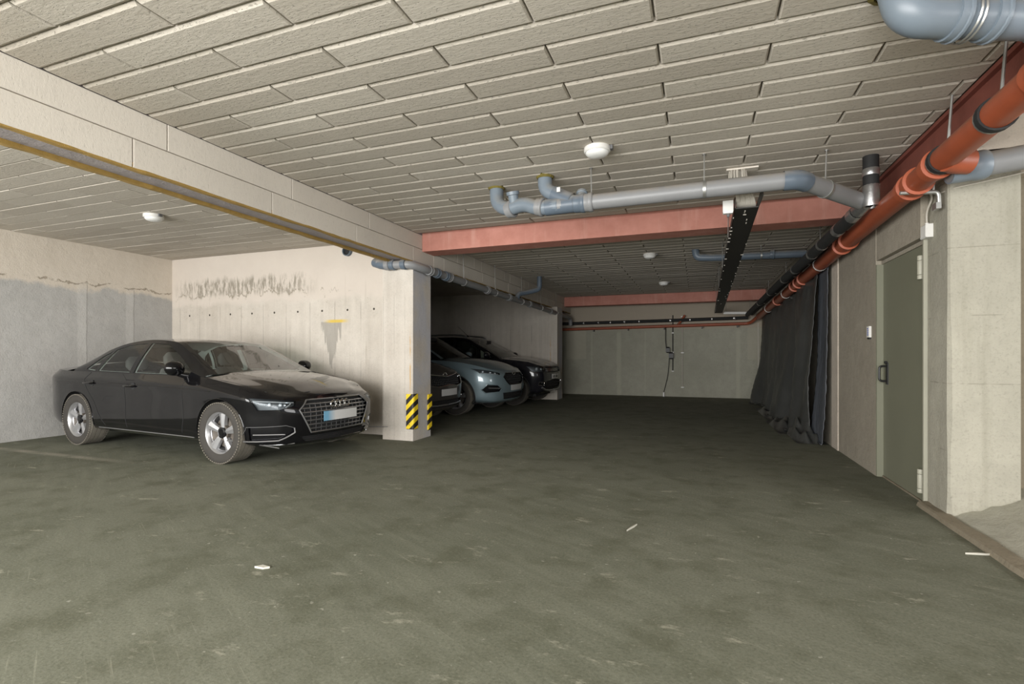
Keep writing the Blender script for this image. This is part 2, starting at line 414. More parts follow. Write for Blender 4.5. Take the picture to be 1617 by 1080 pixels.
# ---- ceiling: slabs and their boards
def board_mesh(L, W=.200, H=.05, ch=.017, dp=.009, gap=.005):
    x0, x1, y0, y1 = gap, L - gap, gap, W - gap
    v = [(x0,y0,H),(x1,y0,H),(x1,y1,H),(x0,y1,H),(x0,y0,dp),(x1,y0,dp),(x1,y1,dp),(x0,y1,dp),
         (x0+ch*.55,y0+ch,0),(x1-ch*.55,y0+ch,0),(x1-ch*.55,y1-ch,0),(x0+ch*.55,y1-ch,0)]
    f = [(0,1,2,3),(0,4,5,1),(1,5,6,2),(2,6,7,3),(3,7,4,0),(4,8,9,5),(5,9,10,6),(6,10,11,7),(7,11,8,4),(8,11,10,9)]
    return MB().add(v, f).mesh('board')
_bm = {}
PITCH = .2016; BL = 1.15
def boards(parent, xa, xb, ya, yb, y0, j0, skip=None, seed=1, ch=.017, dp=.009, gap=.005):
    rnd = random.Random(seed)
    k0 = math.ceil((ya - y0)/PITCH - 1e-6); k1 = math.floor((yb - y0)/PITCH + .2)
    for k in range(k0, k1):
        y = y0 + k*PITCH; off = j0 + (k % 2)*BL/2
        x = off + BL*math.floor((xa - off)/BL)
        while x < xb - .02:
            a = max(x, xa); b = min(x + BL, xb); L = round(b - a, 3)
            w = min(PITCH, yb - y)
            if L > .04 and w > .05 and not (skip and skip(a, b, y)):
                key = (L, round(w, 3), ch)
                if key not in _bm: _bm[key] = board_mesh(L, w, ch=ch, dp=dp, gap=gap)
                o = link('board', _bm[key], None if _bm[key].materials else M['board'], parent)
                o.location = (a, y, ZC + rnd.uniform(-.0015, .003))
            x += BL
CE = 'ceiling'
c1 = struct('ceiling', MB().box((XB1, -3.4, ZC + .035), (1.72, 6.2, ZC + .2)), M['joint'], 'boarded ceiling over the front part of the lane', 'ceiling')
boards(c1, XB1, 1.60, -.2, 6.2, 1.635, -2.505 + BL/2*0, seed=1)
c2 = struct('ceiling', MB().box((XB1, 6.53, ZC + .035), (1.72, YB, ZC + .2)), M['joint'], 'boarded ceiling over the dark rear part of the lane', 'ceiling')
boards(c2, XB1, 1.60, 6.53, 14.2, 1.635, -2.505, seed=2)
c3 = struct('ceiling', MB().box((XW - .2, -3.4, ZC + .035), (XB0, YP, ZC + .2)), M['joint'], 'boarded ceiling over the bay of the black sedan', 'ceiling')
boards(c3, XW, XB0, .6, YP, 1.635, -2.505, seed=3, ch=.003, dp=.002, gap=.0065)
c4 = struct('ceiling', MB().box((XW - .2, YP, ZC + .035), (XB0, YB, ZC + .2)), M['plaster'], 'ceiling over the bays of the three parked off-road style cars', 'ceiling')
boards(c4, -5.6, XB0, 6.45, 12.9, 1.635, -2.505, seed=4)
struct('ceiling', MB().box((1.72, -3.4, ZC + .0), (6.2, 4.9, ZC + .2)), M['plaster'], 'plain plastered ceiling over the ramp', 'ceiling')

# ---- long clad beam
bmL = struct('ceiling_beam', MB().box((XB0 + .05, -3.4, 2.45), (XB1 - .05, YB, ZC + .1)), M['soffit'], 'long beam clad in pale boards with brown wool edges', 'beam')
def panel(y0, y1, z0, z1, x0, x1, rough=.004):
    mb = MB(); g = .003; c = .004
    o = MB().add([(x1, y0+g+c, z0+g+c), (x1, y1-g-c, z0+g+c), (x1, y1-g-c, z1-g-c), (x1, y0+g+c, z1-g-c),
                  (x1-c, y0+g, z0+g), (x1-c, y1-g, z0+g), (x1-c, y1-g, z1-g), (x1-c, y0+g, z1-g),
                  (x0, y0+g, z0+g), (x0, y1-g, z0+g), (x0, y1-g, z1-g), (x0, y0+g, z1-g)],
                 [(0,1,2,3),(0,4,5,1),(1,5,6,2),(2,6,7,3),(3,7,4,0),(4,8,9,5),(5,9,10,6),(6,10,11,7),(7,11,8,4),(8,11,10,9)])
    return o.build('panel', M['panel'], bmL)
lo = [-2.45, -1.25, -.05, 1.147, 2.347, 3.547, 4.747, 5.955, 6.52, 6.84, 7.55, 8.3, 8.9, 9.6, 10.2, 11.0, 11.6, 12.4, 13.1, 13.9, 14.5, 15.0]
up = [-2.2, -1.0, .19, 1.387, 2.587, 3.787, 4.987, 6.2, 7.3, 7.95, 8.25, 9.4, 9.7, 10.6, 10.9, 12.0, 12.3, 13.3, 13.7, 14.4, 15.0]
for a, b in zip(lo, lo[1:]): panel(a, b, 2.432, 2.633, XB1 - .055, XB1)
for a, b in zip(up, up[1:]): panel(a, b, 2.633, 2.832, XB1 - .055, XB1)
def wool(x0, x1, seed):
    rnd = random.Random(seed); rings = []
    for i in range(150):
        y = -3 + i*18/149; j = rnd.uniform(-.006, .006); k = rnd.uniform(-.005, .004)
        rings.append([(x0 + j, y, 2.428 + k), (x1 + j, y, 2.422 + k), (x1 + j*.3, y, 2.47), (x0, y, 2.47)])
    MB().rings(rings).build('wool_edge', M['wool'], bmL)
wool(XB1 - .062, XB1 - .004, 1); wool(XB0, XB0 + .058, 2)
mb = MB().box((XB0, -3.4, 2.445), (XB0 + .05, 6.28, ZC)).box((XB0, 6.43, 2.445), (XB0 + .05, 12.95, ZC))
for a, b in ((-3.4, 6.28), (6.43, 12.95)):
    MB().box((XB0, a, 2.447), (XB0 + .05, b, ZC)).build('rear_panel', M['panel'], bmL)
# ---- pink cross beams and the red steel beam over the lane wall
struct('ceiling_beam', MB().box((XB1, 6.2, 2.603), (1.62, 6.53, ZC + .1)), M['pink'], 'pink painted cross beam behind the long grey drain pipe', 'beam')
struct('ceiling_beam', MB().box((XB1, 14.2, 2.575), (1.62, 14.5, ZC + .1)), M['pink'], 'pink painted cross beam close to the end wall', 'beam')
mb = MB().box((1.60, .2, 2.80), (1.78, 6.2, 2.83)).box((1.60, .2, 2.60), (1.78, 6.2, 2.618)).box((1.635, .2, 2.61), (1.66, 6.2, 2.81))
struct('steel_beam', mb, M['redsteel'], 'red-brown steel beam along the ceiling edge above the orange pipe', 'beam')

# ================================================================== CARS
def paint(name, col, metal, rough, coat=1.0, dust=.04, dcol=(.33, .30, .25)):
    n = NT(name); p = n.pos(True)
    nz = n.xyz(n.new('ShaderNodeNewGeometry').outputs['Normal'])[2]
    d = n.math('MULTIPLY', n.math('ADD', n.math('MULTIPLY', n.ramp(nz, .2, 1.0), 1.2), .35), n.ramp(n.noise(p, 5, 6, .7), .3, .75))
    d = n.math('MULTIPLY', d, dust, clamp=True)
    c = n.mix(d, col, dcol)
    n.fin(c, n.math('ADD', rough, n.math('MULTIPLY', d, .8)), metal)
    n.b.inputs['Coat Weight'].default_value = coat; n.b.inputs['Coat Roughness'].default_value = .04
    if max(col) < .02: n.b.inputs['Specular IOR Level'].default_value = .05; n.b.inputs['Coat IOR'].default_value = 1.42
    return n.m
M['black_paint'] = paint('black_car_paint', (.004, .004, .005), 0, .10, dust=.012)
M['blue_grey_paint'] = paint('blue_grey_metallic_paint', (.20, .27, .30), .30, .36, dust=.05)
M['brown_paint'] = paint('dark_brown_metallic_paint', (.065, .058, .057), .4, .36, dust=.06)
M['black_paint_dusty'] = paint('dusty_black_car_paint', (.008, .008, .012), 0, .30, dust=.07)
def glass(name, tint, refl=.06, ior=1.5):
    n = NT(name)
    tr = n.new('ShaderNodeBsdfTransparent'); tr.inputs[0].default_value = (*tint, 1)
    gl = n.new('ShaderNodeBsdfGlossy'); gl.inputs['Roughness'].default_value = .03; gl.inputs[0].default_value = (1, 1, 1, 1)
    fr = n.new('ShaderNodeFresnel'); fr.inputs[0].default_value = ior
    ms = n.new('ShaderNodeMixShader'); fac = n.math('ADD', fr.outputs[0], refl, clamp=True)
    n.L.new(fac, ms.inputs[0]); n.L.new(tr.outputs[0], ms.inputs[1]); n.L.new(gl.outputs[0], ms.inputs[2])
    n.L.new(ms.outputs[0], n.out.inputs[0]); return n.m
M['car_glass'] = glass('green_tinted_car_glass', (.90, .96, .93), .02)
M['dark_glass'] = glass('dark_tinted_car_glass', (.30, .34, .33), .02)
M['lamp_glass'] = glass('clear_lamp_cover', (.90, .93, .94), .0, 1.22)
M['screen_glass'] = glass('windscreen_glass', (.84, .91, .87), .07)
M['rubber'] = simple('dusty_tyre_rubber', (.040, .036, .031), .85, var=.25, scale=8, bump=.3)
M['tread'] = simple('dusty_tyre_tread', (.155, .14, .115), .95, var=.25, scale=14, bump=.4)
M['alloy'] = simple('silver_alloy', (.47, .47, .48), .36, .75, var=.08)
M['dark_alloy'] = simple('dark_alloy', (.10, .10, .105), .35, .8)
M['disc'] = simple('brake_steel', (.16, .14, .12), .5, .7, var=.3)
M['chrome'] = simple('bright_chrome', (.80, .80, .81), .12, 1.0, var=.03)
M['satin'] = simple('satin_silver_trim', (.45, .45, .46), .35, .9, var=.05)
M['plastic'] = simple('black_grained_plastic', (.018, .018, .019), .55, bump=.15)
M['gloss'] = simple('gloss_black_trim', (.006, .006, .007), .12)
M['void'] = simple('black_liner_unlit_hollow', (.018, .018, .018), .9)  # black liners; also paints the unlit hollows of grilles, cups and openings
M['greyplastic'] = simple('grey_plastic', (.12, .12, .12), .6)
M['seat'] = simple('charcoal_seat_fabric', (.075, .075, .072), .85, bump=.3, scale=20)
M['cabin'] = simple('pale_cabin_lining', (.55, .60, .57), .8)
M['lamp_housing'] = simple('smoke_grey_lamp_housing', (.075, .08, .085), .35, .4)
M['led'] = simple('headlamp_lens', (.72, .76, .80), .08, .6)
M['red_lens'] = simple('red_tail_lens', (.22, .01, .01), .15)
M['white_paint'] = simple('white_enamel', (.72, .72, .70), .45)
def plate_mat(band, dark=False):
    n = NT('number_plate'); x, y, z = n.xyz(n.new('ShaderNodeTexCoord').outputs['Generated'])
    if dark: c = n.mix(n.noise(n.pos(True), 5, 2), (.52, .52, .52), (.60, .60, .60))
    else: c = n.mix(n.ramp(y, .10, .32) if band else .0, (.16, .36, .52), (.62, .62, .61))
    return n.fin(c, .5)
M['plate'] = plate_mat(True); M['plate_dark'] = plate_mat(True, True); M['plate_white'] = simple('white_plate', (.72, .72, .70), .4, var=.02)

def pchip(Yv, q):
    """monotone cubic through rows Yv at integer knots, sampled at q; Yv (n,d)"""
    Yv = np.asarray(Yv, float); n = len(Yv); d = np.diff(Yv, axis=0); m = np.zeros_like(Yv)
    m[0] = d[0]; m[-1] = d[-1]
    for i in range(1, n - 1):
        a, b = d[i-1], d[i]; ok = a*b > 0
        with np.errstate(divide='ignore', invalid='ignore'):
            m[i] = np.where(ok, 2*a*b/np.where(ok, a + b, 1), 0)
    out = []
    for t in q:
        i = min(int(t), n - 2); u = t - i
        out.append((2*u**3-3*u*u+1)*Yv[i] + (u**3-2*u*u+u)*m[i] + (-2*u**3+3*u*u)*Yv[i+1] + (u**3-u*u)*m[i+1])
    return np.array(out)
def inside(p, poly):
    x, y = p; c = False; n = len(poly)
    for i in range(n):
        x1, y1 = poly[i]; x2, y2 = poly[i-1]
        if (y1 > y) != (y2 > y) and x < (x2-x1)*(y-y1)/(y2-y1) + x1: c = not c
    return c
def knife(bm, poly, ax, ok, lay, rid):
    """cut the polygon (2-D in axes ax) into faces passing ok(face); faces inside get region id rid"""
    n = len(poly); i, j = ax; e = .004
    for k in range(n):
        a, b = poly[k], poly[(k+1) % n]
        lo_ = (min(a[0], b[0]) - e, min(a[1], b[1]) - e); hi_ = (max(a[0], b[0]) + e, max(a[1], b[1]) + e)
        fs = []
        for f in bm.faces:
            us = [v.co[i] for v in f.verts]; vs = [v.co[j] for v in f.verts]
            if max(us) > lo_[0] and min(us) < hi_[0] and max(vs) > lo_[1] and min(vs) < hi_[1] and ok(f): fs.append(f)
        if not fs: continue
        co = [0, 0, 0]; co[i], co[j] = a
        no = [0, 0, 0]; no[i], no[j] = -(b[1]-a[1]), b[0]-a[0]
        es = {ed for f in fs for ed in f.edges}; vs = {v for f in fs for v in f.verts}
        bmesh.ops.bisect_plane(bm, geom=list(vs) + list(es) + fs, dist=1e-5, plane_co=co, plane_no=no)
    for f in bm.faces:
        c = f.calc_center_median()
        if f[lay] == 0 and inside((c[i], c[j]), poly) and ok(f): f[lay] = rid

def steering(t, o, y, x, z, mat):
    mb = MB(); R = .18; tl = .4
    path = [(x - math.sin(a)*R*tl, y + math.cos(a)*R, z + math.sin(a)*R*.92) for a in [2*PI*k/20 for k in range(20)]]
    mb.tube(path, .014, 8, closed=True); mb.tube([path[0], path[10]], .016, 8); mb.tube([(x, y, z), path[15]], .014, 8)
    mb.tube([(x, y, z), (x + .3, y, z - .1)], .03, 8)
    mb.build('steering_wheel', mat, t, 40)
def seat_parts(t, x, y, z, w=.25, name='front_seat'):
    mb = MB()
    # cushion and reclined back as rounded sections
    def sec(c, hw, th, ang):
        out = []
        for k in range(16):
            a = 2*PI*k/16; u = math.copysign(abs(math.cos(a))**.5, math.cos(a))*hw; v = math.copysign(abs(math.sin(a))**.6, math.sin(a))*th
            out.append((c[0] + v*math.cos(ang), c[1] + u, c[2] + v*math.sin(ang)))
        return out
    mb.rings([sec((x - .05, y, z + .06), w*.9, .06, PI/2), sec((x + .1, y, z + .07), w, .08, PI/2), sec((x + .42, y, z + .09), w, .08, PI/2), sec((x + .50, y, z + .09), w*.92, .05, PI/2)])
    mb.rings([sec((x - .02, y, z + .05), w*.95, .07, 0), sec((x - .09, y, z + .25), w, .085, .2), sec((x - .16, y, z + .48), w*.95, .07, .2), sec((x - .20, y, z + .60), w*.7, .05, .2)])
    s = mb.build(name, M['seat'], t, 50)
    h = MB().rings([sec((x - .205, y, z + .63), .10, .04, .2), sec((x - .215, y, z + .68), .135, .05, .2), sec((x - .225, y, z + .76), .13, .048, .2), sec((x - .23, y, z + .81), .09, .03, .2)])
    h.tube([(x - .2, y - .06, z + .56), (x - .21, y - .06, z + .66)], .008, 6).tube([(x - .2, y + .06, z + .56), (x - .21, y + .06, z + .66)], .008, 6)
    h.build('headrest', M['seat'], s, 50)

_wheels = {}
def wheel(t, x, side, spec):
    """one wheel; local +y is the outer side"""
    R, W, rr = spec['R'], spec['W'], spec['rim']; key = (R, W, rr, spec['style'], side)
    y = side*(spec['track'])
    if key not in _wheels:
        d = {}
        h = W/2
        s = side
        # rim barrel
        mb = MB(); mb.lathe([(rr, -h*.85), (rr + .008, -h*.9), (rr + .008, -h*.8), (rr - .02, -h*.5), (rr - .025, h*.55), (rr - .006, h*.80), (rr + .006, h*.88), (rr + .010, h*.80), (rr - .03, h*.4), (rr - .03, -h*.5)], ax=(0, s, 0), seg=40, caps=False)
        d['wheel'] = mb.mesh('wheel')
        # tyre with grooved tread
        prof = [(rr, -h*.86), (rr + .02, -h*.98), (R - .05, -h*1.0), (R - .016, -h*.93), (R - .004, -h*.82)]
        for k in range(4):
            a = -.62 + k*.41
            prof += [(R, h*(a - .12)), (R, h*(a - .035)), (R - .008, h*(a - .02)), (R - .008, h*(a + .02)), (R, h*(a + .035))]
        prof += [(R - .004, h*.82), (R - .016, h*.93), (R - .05, h*1.0), (rr + .02, h*.98), (rr, h*.86)]
        tm = MB().lathe(prof, ax=(0, s, 0), seg=56, caps=False).mesh('tyre'); d['tyre'] = tm
        # lateral tread cuts as small blocks on the shoulder
        mb = MB()
        for k in range(64):
            a = 2*PI*k/64; ca, sa = math.cos(a), math.sin(a)
            for sh in (-1, 1):
                c = Vector(((R - .0085)*ca, s*sh*h*.86, (R - .006)*sa))
                mb.obox(c, Vector((ca, 0, sa))*.006, Vector((0, 1, 0))*h*.10, Vector((-sa, 0, ca))*R*.028)
        d['tread_block'] = mb.mesh('tread_block')
        # spokes
        mb = MB(); fo = h*.70
        n = 5
        def spoke(off, wi, wo):
            vs = []
            for rad, w, yo, th in ((.055, wi, fo*.88, .05), (rr*.55, (wi + wo)/2*.9, fo*.98, .045), (rr - .015, wo, fo*1.05, .04)):
                vs.append([(rad, -w, yo - th), (rad, -w*.85, yo - .012), (rad, 0, yo), (rad, w*.85, yo - .012), (rad, w, yo - th)])
            m = MB(); P = [[(off + b if False else b, s*c, a) for a, b, c in r] for r in vs]
            m.rings(P); return m.mesh('spoke')
        d['spoke'] = spoke(0, .030, .058) if spec['style'] == 5 else spoke(0, .022, .03)
        d['hub_cap'] = MB().lathe([(.065, fo*.6), (.062, fo*.9), (.04, fo*.97), (.034, fo*.95), (.033, fo*.99), (.001, fo*1.0)], ax=(0, s, 0), seg=20).mesh('hub_cap')
        d['brake_disc'] = MB().lathe([(.05, 0), (rr*.72, .0), (rr*.72, .022), (.09, .024), (.085, .06), (.05, .06)], ax=(0, s, 0), seg=32).box((-.04 - rr*.62, min(-.03*s, .05*s), -.09), (-.0 - rr*.42, max(-.03*s, .05*s), .09)).mesh('brake_disc')
        _wheels[key] = d
    d = _wheels[key]
    a = M[spec.get('rim_mat', 'alloy')]
    w = link('wheel', d['wheel'], a, t, 40); w.location = (x, y, R)
    link('tyre', d['tyre'], M['rubber'], w, 40)
    # tread faces darker-dusty: second material by radius
    me = d['tyre']
    if len(me.materials) == 1: me.materials.append(M['tread'])
    for p in me.polygons:
        c = p.center
        if math.hypot(c.x, c.z) > R - .010: p.material_index = 1
    tag(link('tread_block', d['tread_block'], M['tread'], w), kind='stuff')
    n = 5 if spec['style'] == 5 else 10
    for k in range(n):
        o = link('spoke', d['spoke'], a, w, 30); o.rotation_euler = (0, 2*PI*k/n + spec.get('spin', .3), 0)
    link('hub_cap', d['hub_cap'], M['gloss'], w, 30)
    link('brake_disc', d['brake_disc'], M['disc'], w, 30)

def build_car(S):
    t = empty(S['name'], S['loc'], S['rot'], label=S['label'], cat='car', group=None)
    wb, fo, ro, hw = S['wb'], S['fo'], S['ro'], S['hw']
    xf, xr = wb + fo, -ro; R = S['wheel']['R']
    pm = M[S['paint']]
    # ---- station x / half-width in plan
    px = [xr, xr + .015, xr + .10, xr + .32, -.40, 0, .40, .8, 1.2, 1.65, wb - .72, wb - .40, wb, wb + .38, xf - .30, xf - .13, xf - .035, xf]
    if S.get('blunt'):
        px[14:18] = [xf - .24, xf - .075, xf - .02, xf]
    py = [0, hw*.52, hw*.82, hw*.945, hw*.99, hw, hw*.995, hw*.985, hw*.985, hw*.985, hw*.985, hw*.995, hw, hw*.965, hw*.88, hw*.74, hw*.44, 0]
    if S.get('blunt'): py[14:17] = [hw*.93, hw*.80, hw*.46]
    n = 18
    # levels: z along stations (side values with front/rear runs), x shift at the ends, inward offset
    zs_, zf, zr, ins, dxf, dxr = S['zs'], S['zf'], S['zr'], S['ins'], S['dxf'], S['dxr']
    cage = []
    for l in range(6):
        row = []
        for i in range(n):
            if i <= 4: z = zr[l] + (zs_[l][0] - zr[l])*(0, .02, .12, .45, 1)[i]
            elif i >= 11: z = zf[l][i - 11]
            else:
                k = (px[i] - px[4])/(px[11] - px[4]); z = zs_[l][0] + (zf[l][0] - zs_[l][0])*k
            y = max(0, py[i] - ins[l]*(1 if 2 < i < 15 else (.8 if 0 < i < 17 else 0))); y = y if 0 < i < 17 else 0
            wgt = (1, .95, .8, .3, 0, 0, 0, 0, 0, 0, 0, 0, 0, .05, .35, .8, .97, 1)[i]
            x = px[i] + (dxr[l] if i < 9 else dxf[l])*wgt
            row.append((x, y, z))
        cage.append(row)
    SUB, LS = 6, 5
    tq = [k/SUB for k in range((n - 1)*SUB + 1)]
    lev = [pchip(r, tq) for r in cage]                            # 6 x T x 3
    T = len(tq)
    arr = np.array(lev)
    lq = [k/LS for k in range(5*LS + 1)]
    surf = np.array([pchip(arr[:, k, :], lq) for k in range(T)])  # T x V x 3
    mb = MB(); mb.grid(surf.tolist())
    # ---- bonnet and rear deck
    hc = S['hood']       # centre points for stations 11..17
    hcv = pchip(hc, [k/SUB for k in range(6*SUB + 1)])
    base = 11*SUB; rows = []; NW = 14
    for k in range(6*SUB + 1):
        E_ = surf[base + k, -1]; C_ = np.array([hcv[k][0], 0, hcv[k][1]]); row = []
        fade = 1 - (k/(6*SUB))**2
        for j in range(NW + 1):
            w = j/NW; p = E_*(1 - w) + C_*w
            p[2] = E_[2] + (C_[2] - E_[2])*(1 - (1 - w)**1.9)
            s_ = min(1, max(0, (w - .26)/.12)); p[2] += (.013*s_*s_*(3 - 2*s_) - .013*w*0)*fade*S.get('crease', 1)
            row.append(tuple(p))
        rows.append(row)
    mb.grid(rows)
    dk = S['deck']; dkv = pchip(dk, [k/SUB for k in range(4*SUB + 1)]); rows = []
    for k in range(4*SUB + 1):
        E_ = surf[k, -1]; C_ = np.array([dkv[k][0], 0, dkv[k][1]])
        rows.append([tuple(np.array([*(E_*(1-j/8) + C_*(j/8))[:2], E_[2] + (C_[2]-E_[2])*(1-(1-j/8)**2)])) for j in range(9)])
    mb.grid(rows)
    me = mb.mesh('shell'); bm = bmesh.new(); bm.from_mesh(me); bpy.data.meshes.remove(me)
    bvh = BVHTree.FromBMesh(bm)
    def side(x, z, off=0.0):
        h = bvh.ray_cast(Vector((x, 3, z)), Vector((0, -1, 0)))
        return (h[0] + h[1]*off*(1 if h[1].y > 0 else -1)) if h[0] else Vector((x, hw, z))
    def front(y, z, off=0.0):
        h = bvh.ray_cast(Vector((9, y, z)), Vector((-1, 0, 0)))
        return (h[0] + h[1]*off*(1 if h[1].x > 0 else -1)) if h[0] else Vector((xf, y, z))
    lay = bm.faces.layers.int.new('r')
    okside = lambda f: abs(f.normal.y) > .35 and f.calc_center_median().y > hw*.6
    okfront = lambda f: f.calc_center_median().x > wb + .3
    okff = lambda f: f.calc_center_median().x > wb + .42 and abs(f.normal.z) < .85
    ra = R + S['archgap']
    def arc(cx, r, a0=0, a1=2*PI, k=30): return [(cx + r*math.cos(a0 + (a1-a0)*i/k), R + S.get('archup', 0) + r*math.sin(a0 + (a1-a0)*i/k)) for i in range(k)]
    for cx in (0, wb): knife(bm, arc(cx, ra), (0, 2), okside, lay, 99)
    regions = S['front']          # list of (id, polygon yz)
    for rid, poly in regions: knife(bm, poly, (1, 2), okff if rid != 1 else okfront, lay, rid)
    dl = S['doors']
    for rid, poly in dl: knife(bm, poly, (0, 2), okside, lay, rid)
    # ---- split by region
    parts = {}
    bm.faces.ensure_lookup_table()
    for f in bm.faces: parts.setdefault(f[lay], []).append([tuple(v.co) for v in f.verts])
    # bonnet: own part
    bm.free()
    def poly_mesh(fl, name, flip=False, both=False, off=(0, 0, 0), normal_off=0.0):
        m = MB()
        for f in fl:
            for sg in ((1, -1) if both else ((-1,) if flip else (1,))):
                m.add([(p[0] + off[0], sg*(p[1] + off[1]), p[2] + off[2]) for p in f], [tuple(range(len(f)))])
        return m.mesh(name)
    hood_ids = []; body = []
    xc = wb - .40
    for f in parts.get(0, []): body.append(f)
    link('body', poly_mesh(body, 'body', both=True), pm, t, 35)
    names = {10: ('front_door', pm), 11: ('rear_door', pm)}
    doors = {}
    for rid, (nm, mt) in names.items():
        if rid in parts:
            for fl in (False, True): doors[(rid, fl)] = link(nm, poly_mesh(parts[rid], nm, flip=fl), mt, t, 35)
    # ---- front regions: 1 headlamp, 2 grille, 3 side intake, 4 lower intake
    for fl in (False, True):
        if 1 in parts:
            hl = link('headlight', poly_mesh(parts[1], 'headlight', flip=fl), M['lamp_glass'], t, 40)
            link('lamp_housing', poly_mesh(parts[1], 'lamp_housing', flip=fl, off=(-.035, -.02, 0)), M['lamp_housing'], hl, 40)
            sg = -1 if fl else 1
            for (y, z, r) in S['lenses']:
                p = front(y, z); m = MB().lathe([(r, -.02), (r, .0), (r*.8, .006), (r*.3, .014), (.001, .016)], c=(p.x - .030, sg*(p.y - .012), p.z), ax=(1, sg*.25, 0), seg=14)
                m.build('lens', M['led'], hl, 40)
            for path, r in S.get('lampstrip', []):
                q = [front(y, z) for y, z in path]
                MB().tube([(p.x - .012, sg*(p.y - .006), p.z) for p in q], r, 6).build('light_strip', M['led'], hl, 40)
        if 3 in parts:
            si = link('air_intake', poly_mesh(parts[3], 'air_intake', flip=fl, off=(-.03, -.01, 0)), M['gloss'], t, 40)
            poly = dict((r, p) for r, p in regions)[3]; sg = -1 if fl else 1
            for idx, mt, r in S.get('intake_trim', []):
                q = []
                for k in range(len(idx) - 1):
                    a, b = poly[idx[k]], poly[idx[k+1]]
                    q += [front(a[0] + (b[0]-a[0])*u/6, a[1] + (b[1]-a[1])*u/6, .003) for u in range(6)]
                a = poly[idx[-1]]; q.append(front(a[0], a[1], .003))
                MB().tube([(p.x, sg*p.y, p.z) for p in q], r, 8).build('intake_trim', M[mt], si, 40)
            for (y0, z0, y1, z1, r) in S.get('intake_bar', []):
                a, b = front(y0, z0, -.01), front(y1, z1, -.01)
                MB().tube([(a.x, sg*a.y, a.z), ((a.x+b.x)/2 + .006, sg*(a.y+b.y)/2, (a.z+b.z)/2), (b.x, sg*b.y, b.z)], r, 8).build('intake_bar', M['satin'], si, 40)
    gp = dict((r, p) for r, p in regions)
    if 2 in parts:
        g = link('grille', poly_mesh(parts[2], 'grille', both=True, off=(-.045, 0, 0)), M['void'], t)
        poly = gp[2]; full = poly + [(-y, z) for y, z in poly[::-1]]
        q = []
        nn = len(full)
        for k in range(nn):
            a, b = full[k], full[(k+1) % nn]
            if abs(a[0]-b[0]) + abs(a[1]-b[1]) < 1e-4: continue
            for u in range(8):
                y, z = a[0] + (b[0]-a[0])*u/8, a[1] + (b[1]-a[1])*u/8
                p = front(abs(y), z, .004); q.append((p.x, math.copysign(p.y, y) if abs(y) > 1e-6 else 0, p.z))
        MB().tube(q, S['grille_r'], 8, closed=True).build('grille_frame', M[S['grille_frame']], g, 40)
        zmin = min(z for y, z in poly); zmax = max(z for y, z in poly)
        def half(z):
            ys = []
            for k in range(len(full)):
                (y1, z1), (y2, z2) = full[k-1], full[k]
                if (z1 > z) != (z2 > z): ys.append(abs(y1 + (y2-y1)*(z-z1)/(z2-z1)))
            return max(ys) if ys else .1
        nb = S['bars']
        for k in range(nb):
            z = zmin + (zmax - zmin)*(k + .8)/(nb + .6); hy = half(z) - .012; pts = []
            for u in range(13):
                y = -hy + 2*hy*u/12; p = front(abs(y), z, -.014); pts.append((p.x, y, p.z))
            rings = [[(p[0], p[1], p[2] + S['bar_h']), (p[0] + .008, p[1], p[2]), (p[0], p[1], p[2] - S['bar_h']), (p[0] - .02, p[1], p[2])] for p in pts]
            MB().rings(rings).build('grille_bar', M[S['bar_mat']], g)
        m = MB(); nv = S.get('verticals', 12)
        for k in range(nv):
            y = -.46 + .92*k/(nv - 1)
            zz = [zmin + (zmax-zmin)*u/10 for u in range(11)]; zz = [z for z in zz if half(z) > abs(y) + .01]
            if len(zz) > 2: m.tube([(front(abs(y), z, -.026).x, y, z) for z in zz], .006, 4)
        if m.v: tag(m.build('grille_mesh', M['plastic'], g), kind='stuff')
        # emblem
        ez = S['emblem_z']
        if S['emblem'] == 'rings':
            rr_ = .043
            for k in range(4):
                c = Vector(front(0, ez, .012)); yc = (k - 1.5)*rr_*1.58*-1
                MB().tube([(c.x + .003*(k % 2), yc + rr_*math.cos(a), ez + rr_*math.sin(a)) for a in [2*PI*u/24 for u in range(24)]], .0072, 8, closed=True).build('emblem_ring', M['chrome'], g, 40)
        elif S['emblem'] == 'oval':
            c = front(0, ez, .004)
            MB().tube([(c.x, .062*math.cos(a), ez + .030*math.sin(a)) for a in [2*PI*u/24 for u in range(24)]], .005, 6, closed=True).build('emblem', M['chrome'], g, 40)
    if 4 in parts:
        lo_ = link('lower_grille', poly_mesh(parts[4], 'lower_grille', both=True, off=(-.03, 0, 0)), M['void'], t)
        ys = [y for y, z in gp[4]]; zz = [z for y, z in gp[4]]
        for k in range(3):
            z = min(zz) + (max(zz)-min(zz))*(k + .7)/3.2
            MB().rings([[(front(abs(y), z, -.012).x, y, z + .007), (front(abs(y), z, -.005).x, y, z), (front(abs(y), z, -.012).x, y, z - .007)] for y in [(-1 + u/6)*max(ys)*.93 for u in range(13)]]).build('grille_slat', M['plastic'], lo_)
    # number plate
    pz, ph = S['plate'], .055
    c = front(0, pz, .014); q = max(c.x, front(.2, pz, .0).x + .01)
    pl = MB(); w_ = .26; rows = []
    for u in range(9):
        y = -w_ + 2*w_*u/8; xx = q - .012*(y/w_)**2; rows.append([(xx, y, pz - ph), (xx + .004, y, pz - ph), (xx + .004, y, pz + ph), (xx, y, pz + ph)])
    npl = pl.rings(rows).build('number_plate', M[S['plate_mat']], t)
    MB().box((q - .10, -.2, pz - .05), (q - .008, .2, pz + .05)).build('plate_holder', M['plastic'], npl)
